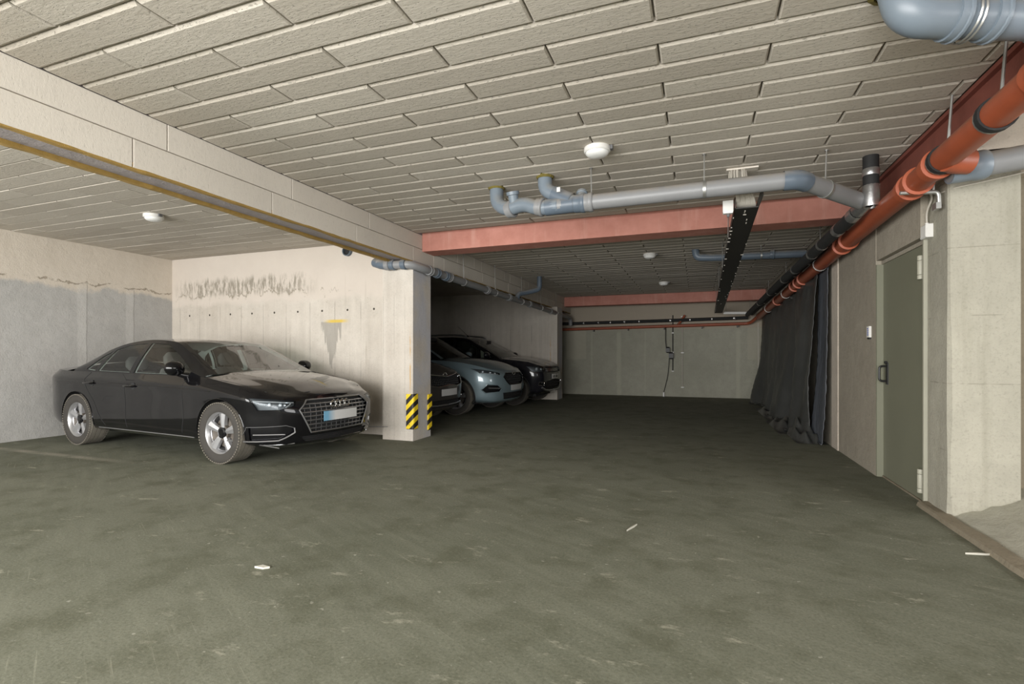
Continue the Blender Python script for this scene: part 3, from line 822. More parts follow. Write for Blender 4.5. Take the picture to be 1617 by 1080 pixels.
    if S.get('plate_marks'):
        y0 = -.19
        for k in range(8):
            hgt = .032
            MB().box((q + .0035 - .010*(abs(y0)/w_)**2, y0, pz - hgt), (q + .0065 - .010*(abs(y0)/w_)**2, y0 + .026, pz + hgt*(1 if k % 3 else .3))).build('plate_character', M['gloss'], npl)
            y0 += .042 + (.03 if k == 2 else 0)
    # ---- wheel wells, arches, underbody
    for cx in (0, wb):
        for sg in (1, -1):
            rows = []
            for k in range(25):
                a = -.35 + (PI + .7)*k/24
                x_, z_ = cx + (ra + .004)*math.cos(a), R + S.get('archup', 0) + (ra + .004)*math.sin(a); yo = side(x_, max(z_, .22)).y - .004
                rows.append([(x_, sg*yo, z_), (x_, sg*(yo - .30), z_)])
            m = MB().grid(rows)
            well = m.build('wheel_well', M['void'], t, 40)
            m = MB(); lip = [side(cx + ra*math.cos(a), max(R + S.get('archup', 0) + ra*math.sin(a), .2), .002) for a in [-.28 + (PI + .56)*k/26 for k in range(27)]]
            m.tube([(p.x, sg*p.y, R + S.get('archup', 0) + ra*math.sin(-.28 + (PI + .56)*k/26)) for k, p in enumerate(lip)], S['arch_r'], 6)
            m.build('arch_lip', M[S['arch_mat']] if S['arch_mat'] else pm, well, 40)
    m = MB(); m.box((-.45 + R*0, -hw*.62, .20), (wb + .45, hw*.62, .34)).box((R + .1, -hw*.86, .22), (wb - R - .1, hw*.86, .36))
    m.box((xr + .25, -hw*.6, .3), (-.25, hw*.6, .62)).box((wb + .1, -hw*.5, .26), (xf - .22, hw*.5, .60))
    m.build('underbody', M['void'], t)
    # ---- greenhouse
    rail = np.array(S['rail']); cen = np.array(S['cen']); U = len(rail); SU = 6
    uq = [k/SU for k in range((U - 1)*SU + 1)]
    rv = pchip(rail, uq); cv = pchip(cen, uq)
    beltc = surf[4*SUB - 2*SUB//2: 12*SUB, -1]
    bx, by, bz = surf[2*SUB:12*SUB+1, -1].T
    order = np.argsort(bx); bx, by, bz = bx[order], by[order], bz[order]
    u0, u1 = S['glass_u']        # (rear glass upper end, windscreen upper start) in rail index
    A = .10; ws = [0, A*.5, A, .25, .4, .55, .7, .85, 1.0]
    def top(k, w):
        r_, c_ = rv[k], cv[k]; p = r_*(1-w) + np.array([c_[0], 0, c_[1]])*w
        p[2] = r_[2] + (c_[1] - r_[2])*(1 - (1-w)**2.0)
        p[0] = r_[0] + (c_[0] - r_[0])*(1 - (1-w)**2.0)
        return tuple(p)
    roof, wsn, rwn = MB(), MB(), MB()
    for k in range(len(uq) - 1):
        for j in range(len(ws) - 1):
            q = [top(k, ws[j]), top(k+1, ws[j]), top(k+1, ws[j+1]), top(k, ws[j+1])]
            um = (uq[k] + uq[k+1])/2
            d = wsn if (um > u1 and ws[j] >= A) else (rwn if (um < u0 and ws[j] >= A) else roof)
            for sg in (1, -1): d.add([(p[0], sg*p[1], p[2]) for p in q], [(0, 1, 2, 3)])
    gm = M[S.get('glass', 'car_glass')]
    rf = roof.build('roof', pm, t, 40); wsn.build('windscreen', M['screen_glass'], t, 60); rwn.build('rear_window', gm, t, 60)
    m = MB(); kk = [k for k in range(len(uq)) if u0 <= uq[k] <= u1]
    m.grid([[(top(k, w)[0], sg_*top(k, w)[1], top(k, w)[2] - .03) for sg_, w in [(-1, j/5) for j in range(6)] + [(1, 1 - j/5) for j in range(1, 6)]] for k in kk])
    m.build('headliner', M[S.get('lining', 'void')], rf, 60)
    # side of the greenhouse
    rows = []
    for k in range(len(uq)):
        r_ = rv[k]; b_ = np.array([r_[0], np.interp(r_[0], bx, by), np.interp(r_[0], bx, bz)])
        b_[2] -= .004
        rows.append([tuple(b_*(1-v) + r_*v + np.array([0, .022*4*v*(1-v), 0])) for v in [j/10 for j in range(11)]])
    bm = bmesh.new(); mm = MB().grid(rows).mesh('g'); bm.from_mesh(mm); bpy.data.meshes.remove(mm)
    lay = bm.faces.layers.int.new('r'); ok = lambda f: True
    gb = BVHTree.FromBMesh(bm)
    for rid, poly in S['windows']: knife(bm, poly, (0, 2), ok, lay, rid)
    parts = {}
    for f in bm.faces: parts.setdefault(f[lay], []).append([tuple(v.co) for v in f.verts])
    bm.free()
    link('window_frame', poly_mesh(parts[0], 'window_frame', both=True), M[S.get('frame_mat', 'gloss')], rf, 40)
    nm = {20: ('side_window', 10), 21: ('side_window', 11), 22: ('quarter_window', None)}
    for rid, (wn_, dr) in nm.items():
        if rid in parts:
            for fl in (False, True):
                par = doors.get((dr, fl)) or t
                link(wn_, poly_mesh(parts[rid], wn_, flip=fl, off=(0, -.006, 0)), M['car_glass'] if rid == 20 else gm, par, 60)
    # interior lining of the pillars
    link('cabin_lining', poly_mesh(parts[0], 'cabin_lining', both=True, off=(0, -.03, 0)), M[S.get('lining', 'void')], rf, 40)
    # ---- seams, handles, mirrors, sill trims
    for path, par in S['seams']:
        for fl in (False, True):
            sg = -1 if fl else 1; q = []
            for k in range(len(path) - 1):
                a, b = path[k], path[k+1]
                q += [side(a[0] + (b[0]-a[0])*u/8, a[1] + (b[1]-a[1])*u/8, .0005) for u in range(8)]
            q.append(side(*path[-1], .0005))
            MB().tube([(p.x, sg*p.y, p.z) for p in q], .0035, 5).build('door_seam', M['satin' if S.get('seam_shine') else 'void'], doors.get((par, fl)) or t)
    for (hx, hz, rid) in S['handles']:
        for fl in (False, True):
            sg = -1 if fl else 1; c = side(hx, hz)
            par = doors.get((rid, fl)) or t
            MB().lathe([(.001, -.012), (.030, -.008), (.042, .0), (.044, .002), (.001, .003)], c=(hx + .06, sg*(c.y - .002), hz), ax=(0, sg, 0), seg=18).build('handle_cup', M['void'], par, 40)
            path = [(hx - .10, sg*(c.y + .002), hz), (hx - .085, sg*(c.y + .026), hz), (hx + .0, sg*(c.y + .034), hz), (hx + .085, sg*(c.y + .026), hz), (hx + .10, sg*(c.y + .002), hz)]
            MB().tube(bez(path, .04, 4), .014, 8).build('door_handle', M[S.get('handle_mat', S['paint'])], par, 40)
    mx, mz, ms = S['mirror']
    for fl in (False, True):
        sg = -1 if fl else 1; c = side(mx, mz - .12)
        y = c.y + .075; m = MB(); rings = []
        for k in range(11):
            u = k/10; wx = math.sin(PI*(.10 + .90*u))**.6 if k < 10 else .02
            sc_ = (.25, .72, .90, .98, 1.0, 1.0, .98, .93, .83, .62, .2)[k]
            rings.append([(mx + .015 + ms*.085*sc_*math.cos(a)*(1 if math.cos(a) > 0 else .35), sg*(y - .09 + .21*u), mz + ms*.075*sc_*math.sin(a) + .012*u) for a in [2*PI*j/16 for j in range(16)]])
        m.rings(rings); mr = m.build('side_mirror', M[S.get('mirror_mat', S['paint'])], t, 50)
        MB().tube([(mx + .06, sg*(c.y - .045), mz - .085), (mx + .03, sg*(c.y + .03), mz - .065), (mx + .02, sg*(y + .0), mz - .045)], [.040, .03, .026], 10).build('mirror_arm', M['gloss'], mr, 40)
    for spec in S.get('strips', []):
        path, r, mt = spec
        for sg in (1, -1):
            q = []
            for k in range(len(path) - 1):
                a, b = path[k], path[k+1]
                q += [side(a[0] + (b[0]-a[0])*u/10, a[1] + (b[1]-a[1])*u/10, r*.4) for u in range(10)]
            q.append(side(*path[-1], r*.4))
            MB().tube([(p.x, sg*p.y, p.z) for p in q], r, 6).build('sill_trim', M[mt] if mt else pm, t, 40)
    for path, r, mt in S.get('front_strips', []):
        q = [front(abs(y), z, r*.4) for y, z in path]
        for sg in (1, -1): MB().tube([(p.x, sg*p.y, p.z) for p in q], r, 6).build('bumper_trim', M[mt], t, 40)
    for (y0, z0, y1, z1) in S.get('tail', []):
        for sg in (1, -1):
            rows = []
            for k in range(9):
                y = y0 + (y1-y0)*k/8; row = []
                for j in range(3):
                    z = z0 + (z1-z0)*j/2; h_ = bvh.ray_cast(Vector((-6, y, z)), Vector((1, 0, 0)))
                    row.append(((h_[0].x if h_[0] else xr) - .006, sg*y, z))
                rows.append(row)
            MB().grid(rows).build('tail_light', M['red_lens'], t)
    # bonnet shut lines
    for path in S.get('hood_lines', []):
        for sg in (1, -1):
            q = []
            for (x, y) in path:
                h_ = bvh.ray_cast(Vector((x, y, 4)), Vector((0, 0, -1)))
                if h_[0]: q.append((h_[0].x, sg*h_[0].y, h_[0].z + .0005))
            if len(q) > 1: MB().tube(q, .004, 5).build('bonnet_seam', M['void'], t)
    # ---- cabin
    dz = S['belt'] - .05; xw = S['dash']
    m = MB(); rows = []
    for k in range(11):
        y = -hw*.80 + hw*1.6*k/10; b_ = .02*math.cos(y*3)
        rows.append([(xw - .34, y, dz - .30), (xw - .30, y, dz - .02 + b_), (xw - .10, y, dz + .01 + b_), (xw + .25, y, dz - .02)])
    m.grid(rows); m.build('dashboard', M['plastic'], t, 40)
    ly = .37
    steering(t, S, ly, xw - .42, dz + .02, M['plastic'])
    for y in (-ly, ly): seat_parts(t, S['seat_x'], y, S['seat_z'])
    for y in (-.36, .36): seat_parts(t, S['seat_x'] - .85, y, S['seat_z'] - .06, .30, 'rear_seat')
    MB().lathe([(.001, 0), (.02, .006), (.03, .03), (.001, .034)], c=(xw - .42, 0, S['rail'][S['glass_u'][1]][2] - .08), ax=(-1, 0, 0), seg=12).box((xw - .45, -.11, S['rail'][S['glass_u'][1]][2] - .10), (xw - .43, .11, S['rail'][S['glass_u'][1]][2] - .045)).build('interior_mirror', M['plastic'], t)
    # wheels
    for cx in (0, wb):
        for sg in (1, -1): wheel(t, cx, sg, S['wheel'])
    if S.get('rails'):
        for sg in (1, -1):
            q = [(rv[k][0], sg*(rv[k][1] - .03), top(k, .1)[2] + .055) for k in range(int(S['rails'][0]*SU), int(S['rails'][1]*SU), 2)]
            q = [(q[0][0] - .05, q[0][1], q[0][2] - .06)] + q + [(q[-1][0] + .05, q[-1][1], q[-1][2] - .06)]
            MB().tube(bez(q, .05, 3), .018, 8).build('roof_rail', M[S.get('rail_mat', 'plastic')], t, 40)
    if S.get('aerial'):
        a = Vector(S['aerial']); MB().tube([a, a + Vector((-.30, 0, .26))], [.006, .0025], 6).lathe([(.03, 0), (.02, .03), (.001, .035)], c=a - Vector((0, 0, .02)), seg=10).build('aerial', M['plastic'], t)
    return t

# heights of the six section lines: bottom, sill, lower crease, mid door, shoulder, belt
SEDAN = dict(name='black_sedan', label='glossy black sedan with four-ring emblem parked against the stained pale wall',
    wb=2.82, fo=.87, ro=1.0, hw=.915, paint='black_paint',
    zs=[(.21,), (.27,), (.42,), (.62,), (.845,), (.985,)],
    zf=[[.20, .20, .20, .19, .185, .18, .18], [.26, .255, .25, .24, .235, .23, .23], [.41, .41, .40, .39, .385, .38, .38], [.60, .60, .575, .55, .54, .53, .53],
        [.80, .775, .725, .675, .65, .635, .63], [.945, .895, .825, .765, .735, .72, .715]],
    zr=[.26, .31, .46, .66, .89, 1.01], ins=[.13, .045, .016, .012, .0, .088],
    dxf=[-.10, -.03, -.005, .0, -.022, -.085], dxr=[.10, .03, .0, .0, .03, .06],
    hood=[(2.46, 1.005), (2.83, .965), (3.18, .895), (3.40, .825), (3.53, .772), (3.59, .735), (3.60, .717)],
    deck=[(-.94, 1.035), (-.93, 1.045), (-.86, 1.06), (-.66, 1.085), (-.22, 1.10)],
    rail=[(-.22, .72, 1.060), (.05, .672, 1.175), (.33, .628, 1.285), (.70, .592, 1.365), (1.12, .58, 1.395), (1.58, .59, 1.365), (1.86, .625, 1.262), (2.14, .675, 1.125), (2.46, .745, .965)],
    cen=[(-.26, 1.098), (.05, 1.225), (.39, 1.340), (.72, 1.405), (1.14, 1.428), (1.64, 1.395), (1.94, 1.285), (2.24, 1.145), (2.60, .990)],
    glass_u=(2, 5), belt=.96, dash=2.30, seat_x=1.42, seat_z=.42,
    archgap=.034, archup=.008, arch_r=.005, arch_mat=None,
    wheel=dict(R=.338, W=.235, rim=.230, style=5, track=.79, spin=.05),
    front=[(1, [(.875, .735), (.72, .716), (.54, .690), (.575, .640), (.70, .605), (.83, .600)]),
           (2, [(0, .690), (.42, .690), (.535, .590), (.40, .335), (0, .335)]),
           (3, [(.865, .420), (.66, .435), (.585, .405), (.575, .355), (.70, .275), (.87, .262)]),
           (4, [(0, .300), (.52, .300), (.44, .225), (0, .225)])],
    lenses=[(.76, .655, .022), (.69, .650, .018), (.655, .648, .014)], lampstrip=[([(.85, .70), (.74, .69), (.66, .68), (.57, .672)], .007), ([(.66, .625), (.615, .655), (.60, .672)], .007)],
    intake_trim=[((2, 3, 4, 5), 'satin', .008), ((5, 0, 1, 2), 'greyplastic', .003)], intake_bar=[(.84, .335, .66, .335, .006)],
    front_strips=[([(.86, .235), (.78, .228), (.68, .226), (.56, .232)], .006, 'satin')],
    grille_r=.0085, grille_frame='satin', bars=7, bar_h=.0075, bar_mat='satin', verticals=14, emblem='rings', emblem_z=.628, plate=.500, plate_mat='plate',
    doors=[(10, [(1.08, .30), (1.08, .99), (2.19, .96), (2.19, .86), (2.20, .45), (2.16, .30)]), (11, [(.62, .30), (.50, .44), (.42, .58), (.28, .74), (.20, .88), (.22, .99), (1.08, .99), (1.08, .30)])],
    windows=[(20, [(1.105, .975), (1.145, 1.350), (1.50, 1.332), (1.60, 1.292), (1.84, 1.185), (2.19, 1.005), (2.19, .965)]),
             (21, [(.33, .990), (.455, 1.268), (.68, 1.325), (1.055, 1.350), (1.015, .978)]), (22, [(.06, 1.010), (.25, 1.175), (.39, 1.245), (.27, .994)])],
    seams=[([(1.08, .30), (1.08, .97)], 10), ([(2.16, .30), (2.20, .45), (2.19, .90)], 10), ([(.62, .30), (.50, .44), (.42, .58), (.28, .74), (.20, .88), (.22, .97)], 11)],
    handles=[(.33, .835, 11), (1.20, .815, 10)], mirror=(2.08, 1.035, 1.15),
    strips=[([(.46, .262), (2.36, .255)], .006, 'satin'), ([(-.55, .862), (.6, .850), (1.6, .83), (2.4, .806), (2.7, .79)], .003, None)],
    hood_lines=[[(2.50, .80), (2.8, .80), (3.1, .765), (3.32, .70)]], tail=[(.50, .84, .80, .95)], seam_shine=False, lining='cabin')
def suv(**kw):
    b = dict(wb=2.69, fo=.91, ro=.98, hw=.93,
        zs=[(.27,), (.33,), (.48,), (.72,), (.97,), (1.10,)],
        zf=[[.26, .25, .25, .24, .235, .23, .23], [.32, .32, .31, .29, .28, .28, .28], [.48, .48, .46, .44, .435, .43, .43], [.70, .70, .68, .65, .635, .625, .62],
            [.92, .90, .86, .815, .79, .77, .76], [1.06, 1.03, .97, .915, .88, .86, .85]],
        zr=[.33, .38, .55, .80, 1.02, 1.12], ins=[.12, .04, .018, .0, .016, .08],
        dxf=[-.12, -.05, -.01, .0, -.03, -.10], dxr=[.10, .03, .0, .0, .05, .09],
        hood=[(2.30, 1.115), (2.69, 1.09), (3.05, 1.03), (3.26, .965), (3.40, .905), (3.47, .868), (3.50, .853)],
        deck=[(-.89, 1.13), (-.89, 1.13), (-.86, 1.13), (-.80, 1.13), (-.78, 1.13)],
        rail=[(-.84, .72, 1.14), (-.76, .66, 1.36), (-.62, .62, 1.54), (.1, .60, 1.60), (.9, .595, 1.615), (1.30, .60, 1.58), (1.62, .64, 1.44), (1.94, .69, 1.28), (2.28, .76, 1.09)],
        cen=[(-.90, 1.15), (-.84, 1.38), (-.66, 1.57), (.1, 1.64), (.9, 1.655), (1.36, 1.61), (1.70, 1.46), (2.04, 1.30), (2.42, 1.115)],
        glass_u=(2, 5), belt=1.08, dash=2.10, seat_x=1.20, seat_z=.55, archgap=.06, archup=.01, arch_r=.016, arch_mat='plastic',
        wheel=dict(R=.35, W=.235, rim=.235, style=5, track=.80, spin=.1),
        doors=[(10, [(1.02, .40), (1.02, 1.10), (2.10, 1.06), (2.10, .55), (2.06, .40)]), (11, [(.60, .40), (.50, .55), (.42, .72), (.25, .90), (.20, 1.11), (1.02, 1.10), (1.02, .40)])],
        windows=[(20, [(1.04, 1.105), (1.06, 1.555), (1.26, 1.535), (1.56, 1.40), (2.06, 1.13), (2.06, 1.085)]), (21, [(.16, 1.11), (.28, 1.55), (.98, 1.562), (.96, 1.105)]), (22, [(-.55, 1.15), (-.45, 1.44), (.20, 1.545), (.08, 1.12)])],
        seams=[([(1.02, .40), (1.02, 1.06)], 10), ([(2.06, .40), (2.10, .55), (2.10, 1.02)], 10)],
        handles=[(.28, .98, 11), (1.12, .97, 10)], mirror=(1.98, 1.16, 1.1), frame_mat='gloss', glass='dark_glass', lining='void',
        plate_mat='plate_dark', grille_r=.010, bar_h=.006, bars=5, verticals=16, emblem_z=.80, plate=.52, grille_frame='gloss', bar_mat='plastic', emblem='oval',
        lenses=[(.76, .80, .028), (.68, .795, .022), (.60, .79, .016)], strips=[([(.5, .33), (2.2, .325)], .02, 'plastic')],
        hood_lines=[[(2.35, .83), (2.7, .83), (3.0, .79), (3.2, .72)]], tail=[(.55, .80, .85, 1.05)])
    b.update(kw); return b
FORD = suv(name='blue_grey_suv', label='blue-grey crossover with slim headlights parked between two darker cars', paint='blue_grey_paint',
    front=[(1, [(.88, .905), (.72, .862), (.545, .812), (.565, .782), (.70, .790), (.85, .815)]),
           (2, [(0, .805), (.36, .805), (.475, .735), (.40, .650), (.30, .585), (0, .585)]),
           (3, [(.80, .600), (.66, .590), (.55, .520), (.60, .455), (.80, .435), (.84, .50)]), (4, [(0, .43), (.50, .43), (.44, .30), (0, .30)])],
    lenses=[(.80, .845, .024), (.72, .825, .020), (.64, .812, .018)], lampstrip=[([(.84, .822), (.72, .800), (.60, .792)], .008)],
    intake_trim=[((0, 1, 2, 3, 4, 5, 0), 'blue_grey_paint', .009)], intake_bar=[(.78, .53, .58, .52, .012)], bars=4, verticals=18)
KIA = suv(name='brown_grey_suv', label='dark brown-grey car with chrome-edged mesh grille right behind the striped column', paint='brown_paint', hw=.925,
    front=[(1, [(.88, .93), (.72, .90), (.58, .86), (.60, .82), (.72, .82), (.86, .86)]),
           (2, [(0, .800), (.50, .845), (.575, .800), (.52, .665), (.30, .640), (0, .665)]),
           (3, [(.82, .60), (.64, .59), (.62, .46), (.80, .45)]), (4, [(0, .42), (.58, .42), (.50, .30), (0, .30)])],
    intake_trim=[((2, 3), 'satin', .006)], grille_frame='chrome', grille_r=.010, emblem='oval', emblem_z=.835, bars=5, verticals=20,
    front_strips=[([(.80, .36), (.6, .345), (.3, .335), (.02, .335)], .014, 'satin')], plate=.545)
DACIA = suv(name='black_suv', label='black boxy car with roof rails and a white plate beside the far column', paint='black_paint_dusty', wb=2.67, fo=.75, hw=.90, blunt=True,
    hood=[(2.28, 1.125), (2.62, 1.10), (2.95, 1.05), (3.12, .995), (3.22, .945), (3.29, .915), (3.31, .905)],
    zf=[[.27, .26, .27, .27, .27, .27, .27], [.33, .33, .33, .32, .32, .32, .32], [.48, .48, .47, .46, .455, .45, .45], [.70, .70, .70, .68, .67, .66, .66],
        [.94, .92, .89, .86, .835, .82, .82], [1.08, 1.05, 1.00, .96, .925, .91, .905]],
    front=[(1, [(.86, .905), (.70, .90), (.54, .885), (.54, .785), (.70, .775), (.85, .79)]),
           (2, [(0, .880), (.52, .880), (.52, .780), (.30, .770), (0, .770)]),
           (3, [(.78, .545), (.66, .545), (.66, .47), (.78, .47)]), (4, [(0, .60), (.56, .56), (.50, .40), (0, .40)])],
    lenses=[(.78, .845, .038), (.68, .842, .030), (.60, .838, .026)], intake_trim=[((0, 1, 2, 3, 0), 'chrome', .006)], bars=3, bar_mat='chrome', bar_h=.010, verticals=9, emblem='none',
    grille_frame='plastic', plate=.665, plate_mat='plate_white', plate_marks=True, rails=(2.3, 5.0), rail_mat='satin', aerial=(1.05, 0, 1.67),
    front_strips=[([(.72, .42), (.55, .355), (.3, .335), (.02, .335)], .022, 'satin')], wheel=dict(R=.345, W=.225, rim=.215, style=5, track=.77, spin=.5))
def place(S, contact, heading):
    """contact: where the near front tyre meets the ground (outer edge)"""
    ca, sa = math.cos(heading), math.sin(heading); k = S['wheel']['track'] + S['wheel']['W']/2
    # local (wb, -k) -> contact
    lx, ly = S['wb'], -k
    S['loc'] = (contact[0] - (ca*lx - sa*ly), contact[1] - (sa*lx + ca*ly), 0); S['rot'] = heading
    return build_car(S)
sd = place(SEDAN, at_z(346, 734.0, 0), -.083); sd.scale = (.985, .985, .97)
place(KIA, (-4.86, 6.74), -.03)
place(FORD, at_z(718, 655.5, 0), -.05)
place(DACIA, at_z(810, 640, 0), -.03)

# ================================================================== DOOR
M['door'] = simple('olive_steel_door', (.175, .176, .126), .55, var=.06, scale=3, bump=.08)
M['frame'] = simple('pale_olive_door_frame', (.36, .35, .28), .5, var=.10)
M['galv'] = simple('galvanised_steel', (.50, .50, .48), .38, .85, var=.15)
M['white_plastic'] = simple('white_plastic', (.70, .69, .66), .45, var=.05)
M['black_plastic'] = simple('black_plastic', (.012, .012, .012), .45)
Y0, Y1 = 4.80, 5.762
d = struct('door_1', MB().box((1.655, Y0, .015), (1.72, Y1, 2.02)), M['door'], 'olive grey steel door between the concrete pillar and the lane wall', 'door')
f = MB().box((1.630, Y0 - .045, .0), (1.70, Y0 - .025, 2.06)).box((1.640, Y0 - .025, .0), (1.70, Y0 - .004, 2.05)); f.build('door_frame', M['frame'], d)
MB().box((1.601, Y1 - .020, .0), (1.70, Y1 + .002, 2.02)).build('reveal_cover', M['door'], d)  # strip added over the bright reveal to imitate its shadow, now door-coloured
MB().box((1.645, Y0 - .03, 2.022), (1.70, Y1, 2.055)).build('door_head', M['wall_right'], d)
MB().box((1.645, Y0, 0), (1.70, Y1, .014)).build('threshold', M['kerb'], d)
for z in (.171, 1.843):
    mb = MB(); c = (1.636, Y0 + .03)
    for a, b in ((-.092, -.060), (-.057, .052), (.055, .092)): mb.lathe([(.001, a), (.021, a), (.022, a + .004), (.022, b - .004), (.021, b), (.001, b)], c=(*c, z), seg=14)
    hg = mb.build('hinge', M['frame'], d, 40); tag(hg, kind='stuff')
    MB().box((1.640, Y0 + .02, z - .06), (1.656, Y0 + .07, z + .06)).build('hinge_leaf', M['frame'], hg)
hz = .985
hp = [(1.654, 5.60, hz + .085), (1.60, 5.60, hz + .085), (1.595, 5.69, hz + .07), (1.595, 5.69, hz - .055), (1.60, 5.60, hz - .075), (1.654, 5.60, hz - .075)]
hn = MB().tube(bez([(1.654, 5.63, hz + .07), (1.590, 5.63, hz + .07), (1.590, 5.63, hz - .07), (1.654, 5.63, hz - .07)], .03, 5), .010, 8).build('door_handle', M['black_plastic'], d, 40)
MB().box((1.646, 5.605, hz - .10), (1.656, 5.655, hz + .10)).build('handle_plate', M['black_plastic'], hn)
MB().lathe([(.012, 0), (.012, .02), (.001, .022)], c=(1.65, 5.63, hz + .105), ax=(-1, 0, 0), seg=10).build('lock_cylinder', M['black_plastic'], hn)
# keypad tag beside the door
kp = empty('door_reader', (XR, 5.93, 1.388), label='small white reader with blue marks on the wall beside the steel door', cat='reader')
MB().box((-.022, -.035, -.055), (.001, .035, .055)).build('housing', M['white_plastic'], kp)
for k in range(4): MB().box((-.025, -.02, -.035 + k*.02), (-.021, .008, -.025 + k*.02)).build('mark', simple('blue_mark', (.08, .12, .45), .5), kp)
MB().box((-.018, -.03, -.072), (.001, .03, -.055)).build('foot', M['black_plastic'], kp)

# ================================================================== HAZARD GUARDS
def hazard_mat():
    n = NT('hazard_stripes'); p = n.pos(); x, y, z = n.xyz(p)
    s = n.math('ADD', n.math('ADD', z, n.math('MULTIPLY', x, -1.0)), n.math('MULTIPLY', y, -.4))
    st = n.math('LESS_THAN', n.math('FRACT', n.math('DIVIDE', s, .145)), .5)
    return n.fin(n.mix(st, (.016, .013, .012), (.86, .62, .02)), .55)
M['hazard'] = hazard_mat(); M['guard_foam'] = simple('black_guard_foam', (.02, .02, .02), .8)
def guard(cx, cy, sx, sy, z0, z1, lab):
    """padded corner guard wrapping a column corner; sx, sy point away from the column"""
    t = empty('corner_guard', (cx, cy, z0), label=lab, cat='guard', group='striped corner guards')
    w, th = .095, .022
    sec = [(-w*sx, 0), (-w*sx, th*sy), (-th*.2*sx, th*sy), (th*.6*sx, th*.75*sy), (th*sx, -th*.1*sy), (th*sx, -w*sy), (0, -w*sy), (0, 0)]
    H = z1 - z0
    MB().rings([[(a, b, 0) for a, b in sec], [(a, b, H) for a, b in sec]]).build('striped_face', M['hazard'], t)
    sec2 = [(-w*sx*.97, -.001*sy), (-w*sx*.97, th*sy*.8), (th*.5*sx, th*.6*sy), (th*sx*.8, -w*sy*.97), (-.001*sx, -w*sy*.97), (-.001*sx, -.001*sy)]
    MB().rings([[(a, b, -.006) for a, b in sec2], [(a, b, 0) for a, b in sec2]]).build('foam_edge', M['guard_foam'], t)
    for k in (.12, .5, .88):
        MB().lathe([(.007, 0), (.006, .003), (.001, .004)], c=(-w*.5*sx, th*sy, H*k), ax=(0, sy, 0), seg=10).build('screw', M['black_plastic'], t)
guard(-3.61, 5.956, 1, -1, .165, .635, 'yellow and black corner guard on the column edge facing the black sedan')
guard(-3.61, 6.434, 1, 1, .10, .605, 'yellow and black corner guard on the column edge facing the brown-grey car')

# ================================================================== LAMPS
M['lamp_white'] = simple('opal_lamp_cover', (.80, .80, .78), .35, var=.03)
def lamp(x, y, lab):
    t = empty('ceiling_lamp', (x, y, ZC), label=lab, cat='lamp', group='round ceiling lamps')
    MB().lathe([(.001, .004), (.100, .004), (.105, -.004), (.105, -.032), (.098, -.040), (.001, -.040)], seg=32).build('base_ring', M['white_plastic'], t, 40)
    MB().lathe([(.092, -.036), (.090, -.050), (.075, -.066), (.045, -.076), (.001, -.079)], seg=32).build('diffuser', M['lamp_white'], t, 40)
    MB().box((.085, -.02, -.03), (.125, .02, .002)).build('cable_entry', M['greyplastic'], t)
lamp(-.762, 4.062, 'round white ceiling lamp in front of the grey drain pipe with branches')
lamp(-6.07, 4.18, 'round white ceiling lamp above the black sedan')
lamp(-.746, 8.60, 'round ceiling lamp just behind the first pink cross beam')
lamp(-.733, 11.99, 'round ceiling lamp near the pink cross beam by the end wall')

# ================================================================== PIPES
M['pvc'] = simple('grey_pvc_pipe', (.225, .228, .232), .42, var=.12, scale=5, dust=(.30, .265, .22))
M['pvc_blue'] = simple('steel_blue_pvc_pipe', (.165, .20, .235), .38, var=.12, scale=5, dust=(.32, .29, .24))
M['pvc_dark'] = simple('blue_grey_pvc_pipe', (.105, .135, .17), .40, var=.15, scale=5, dust=(.33, .30, .26))
M['orange'] = simple('orange_brown_sewer_pipe', (.30, .070, .030), .45, var=.28, scale=6, dust=(.22, .10, .065))
M['orange_ring'] = simple('orange_socket_ring', (.36, .085, .036), .5, var=.1)
M['lagging'] = simple('black_pipe_lagging', (.014, .014, .014), .75, var=.3, bump=.3)
M['tape'] = simple('silver_foil_tape', (.52, .52, .52), .28, .9, var=.25, scale=25, bump=.3)
M['clamp'] = simple('zinc_clamp', (.42, .42, .40), .4, .8, var=.1)
M['foam'] = simple('yellow_foam', (.15, .12, .025), .95, var=.4, scale=30, bump=.6)
def collar(t, c, ax, r, name='socket', mat='pvc', L=.05):
    MB().lathe([(r - .002, -L), (r + .010, -L), (r + .012, -L*.6), (r + .012, L*.2), (r + .018, L*.35), (r + .018, L*.8), (r + .010, L), (r - .002, L)], c=c, ax=ax, seg=20, caps=False).build(name, M[mat], t, 40)
def hanger(t, c, ax, r, top=ZC, rod=True, off=(0, 0)):
    ax = Vector(ax).normalized(); c = Vector(c)
    MB().lathe([(r + .001, -.012), (r + .007, -.012), (r + .007, .012), (r + .001, .012)], c=c, ax=ax, seg=20, caps=False).build('pipe_clamp', M['clamp'], t, 40)
    if rod: MB().tube([c + Vector((0, 0, r)), Vector((c.x + off[0], c.y + off[1], top + .01))], .0055, 6).lathe([(.001, 0), (.016, 0), (.016, -.008), (.001, -.008)], c=(c.x + off[0], c.y + off[1], top), seg=8).build('hanger_rod', M['clamp'], t)
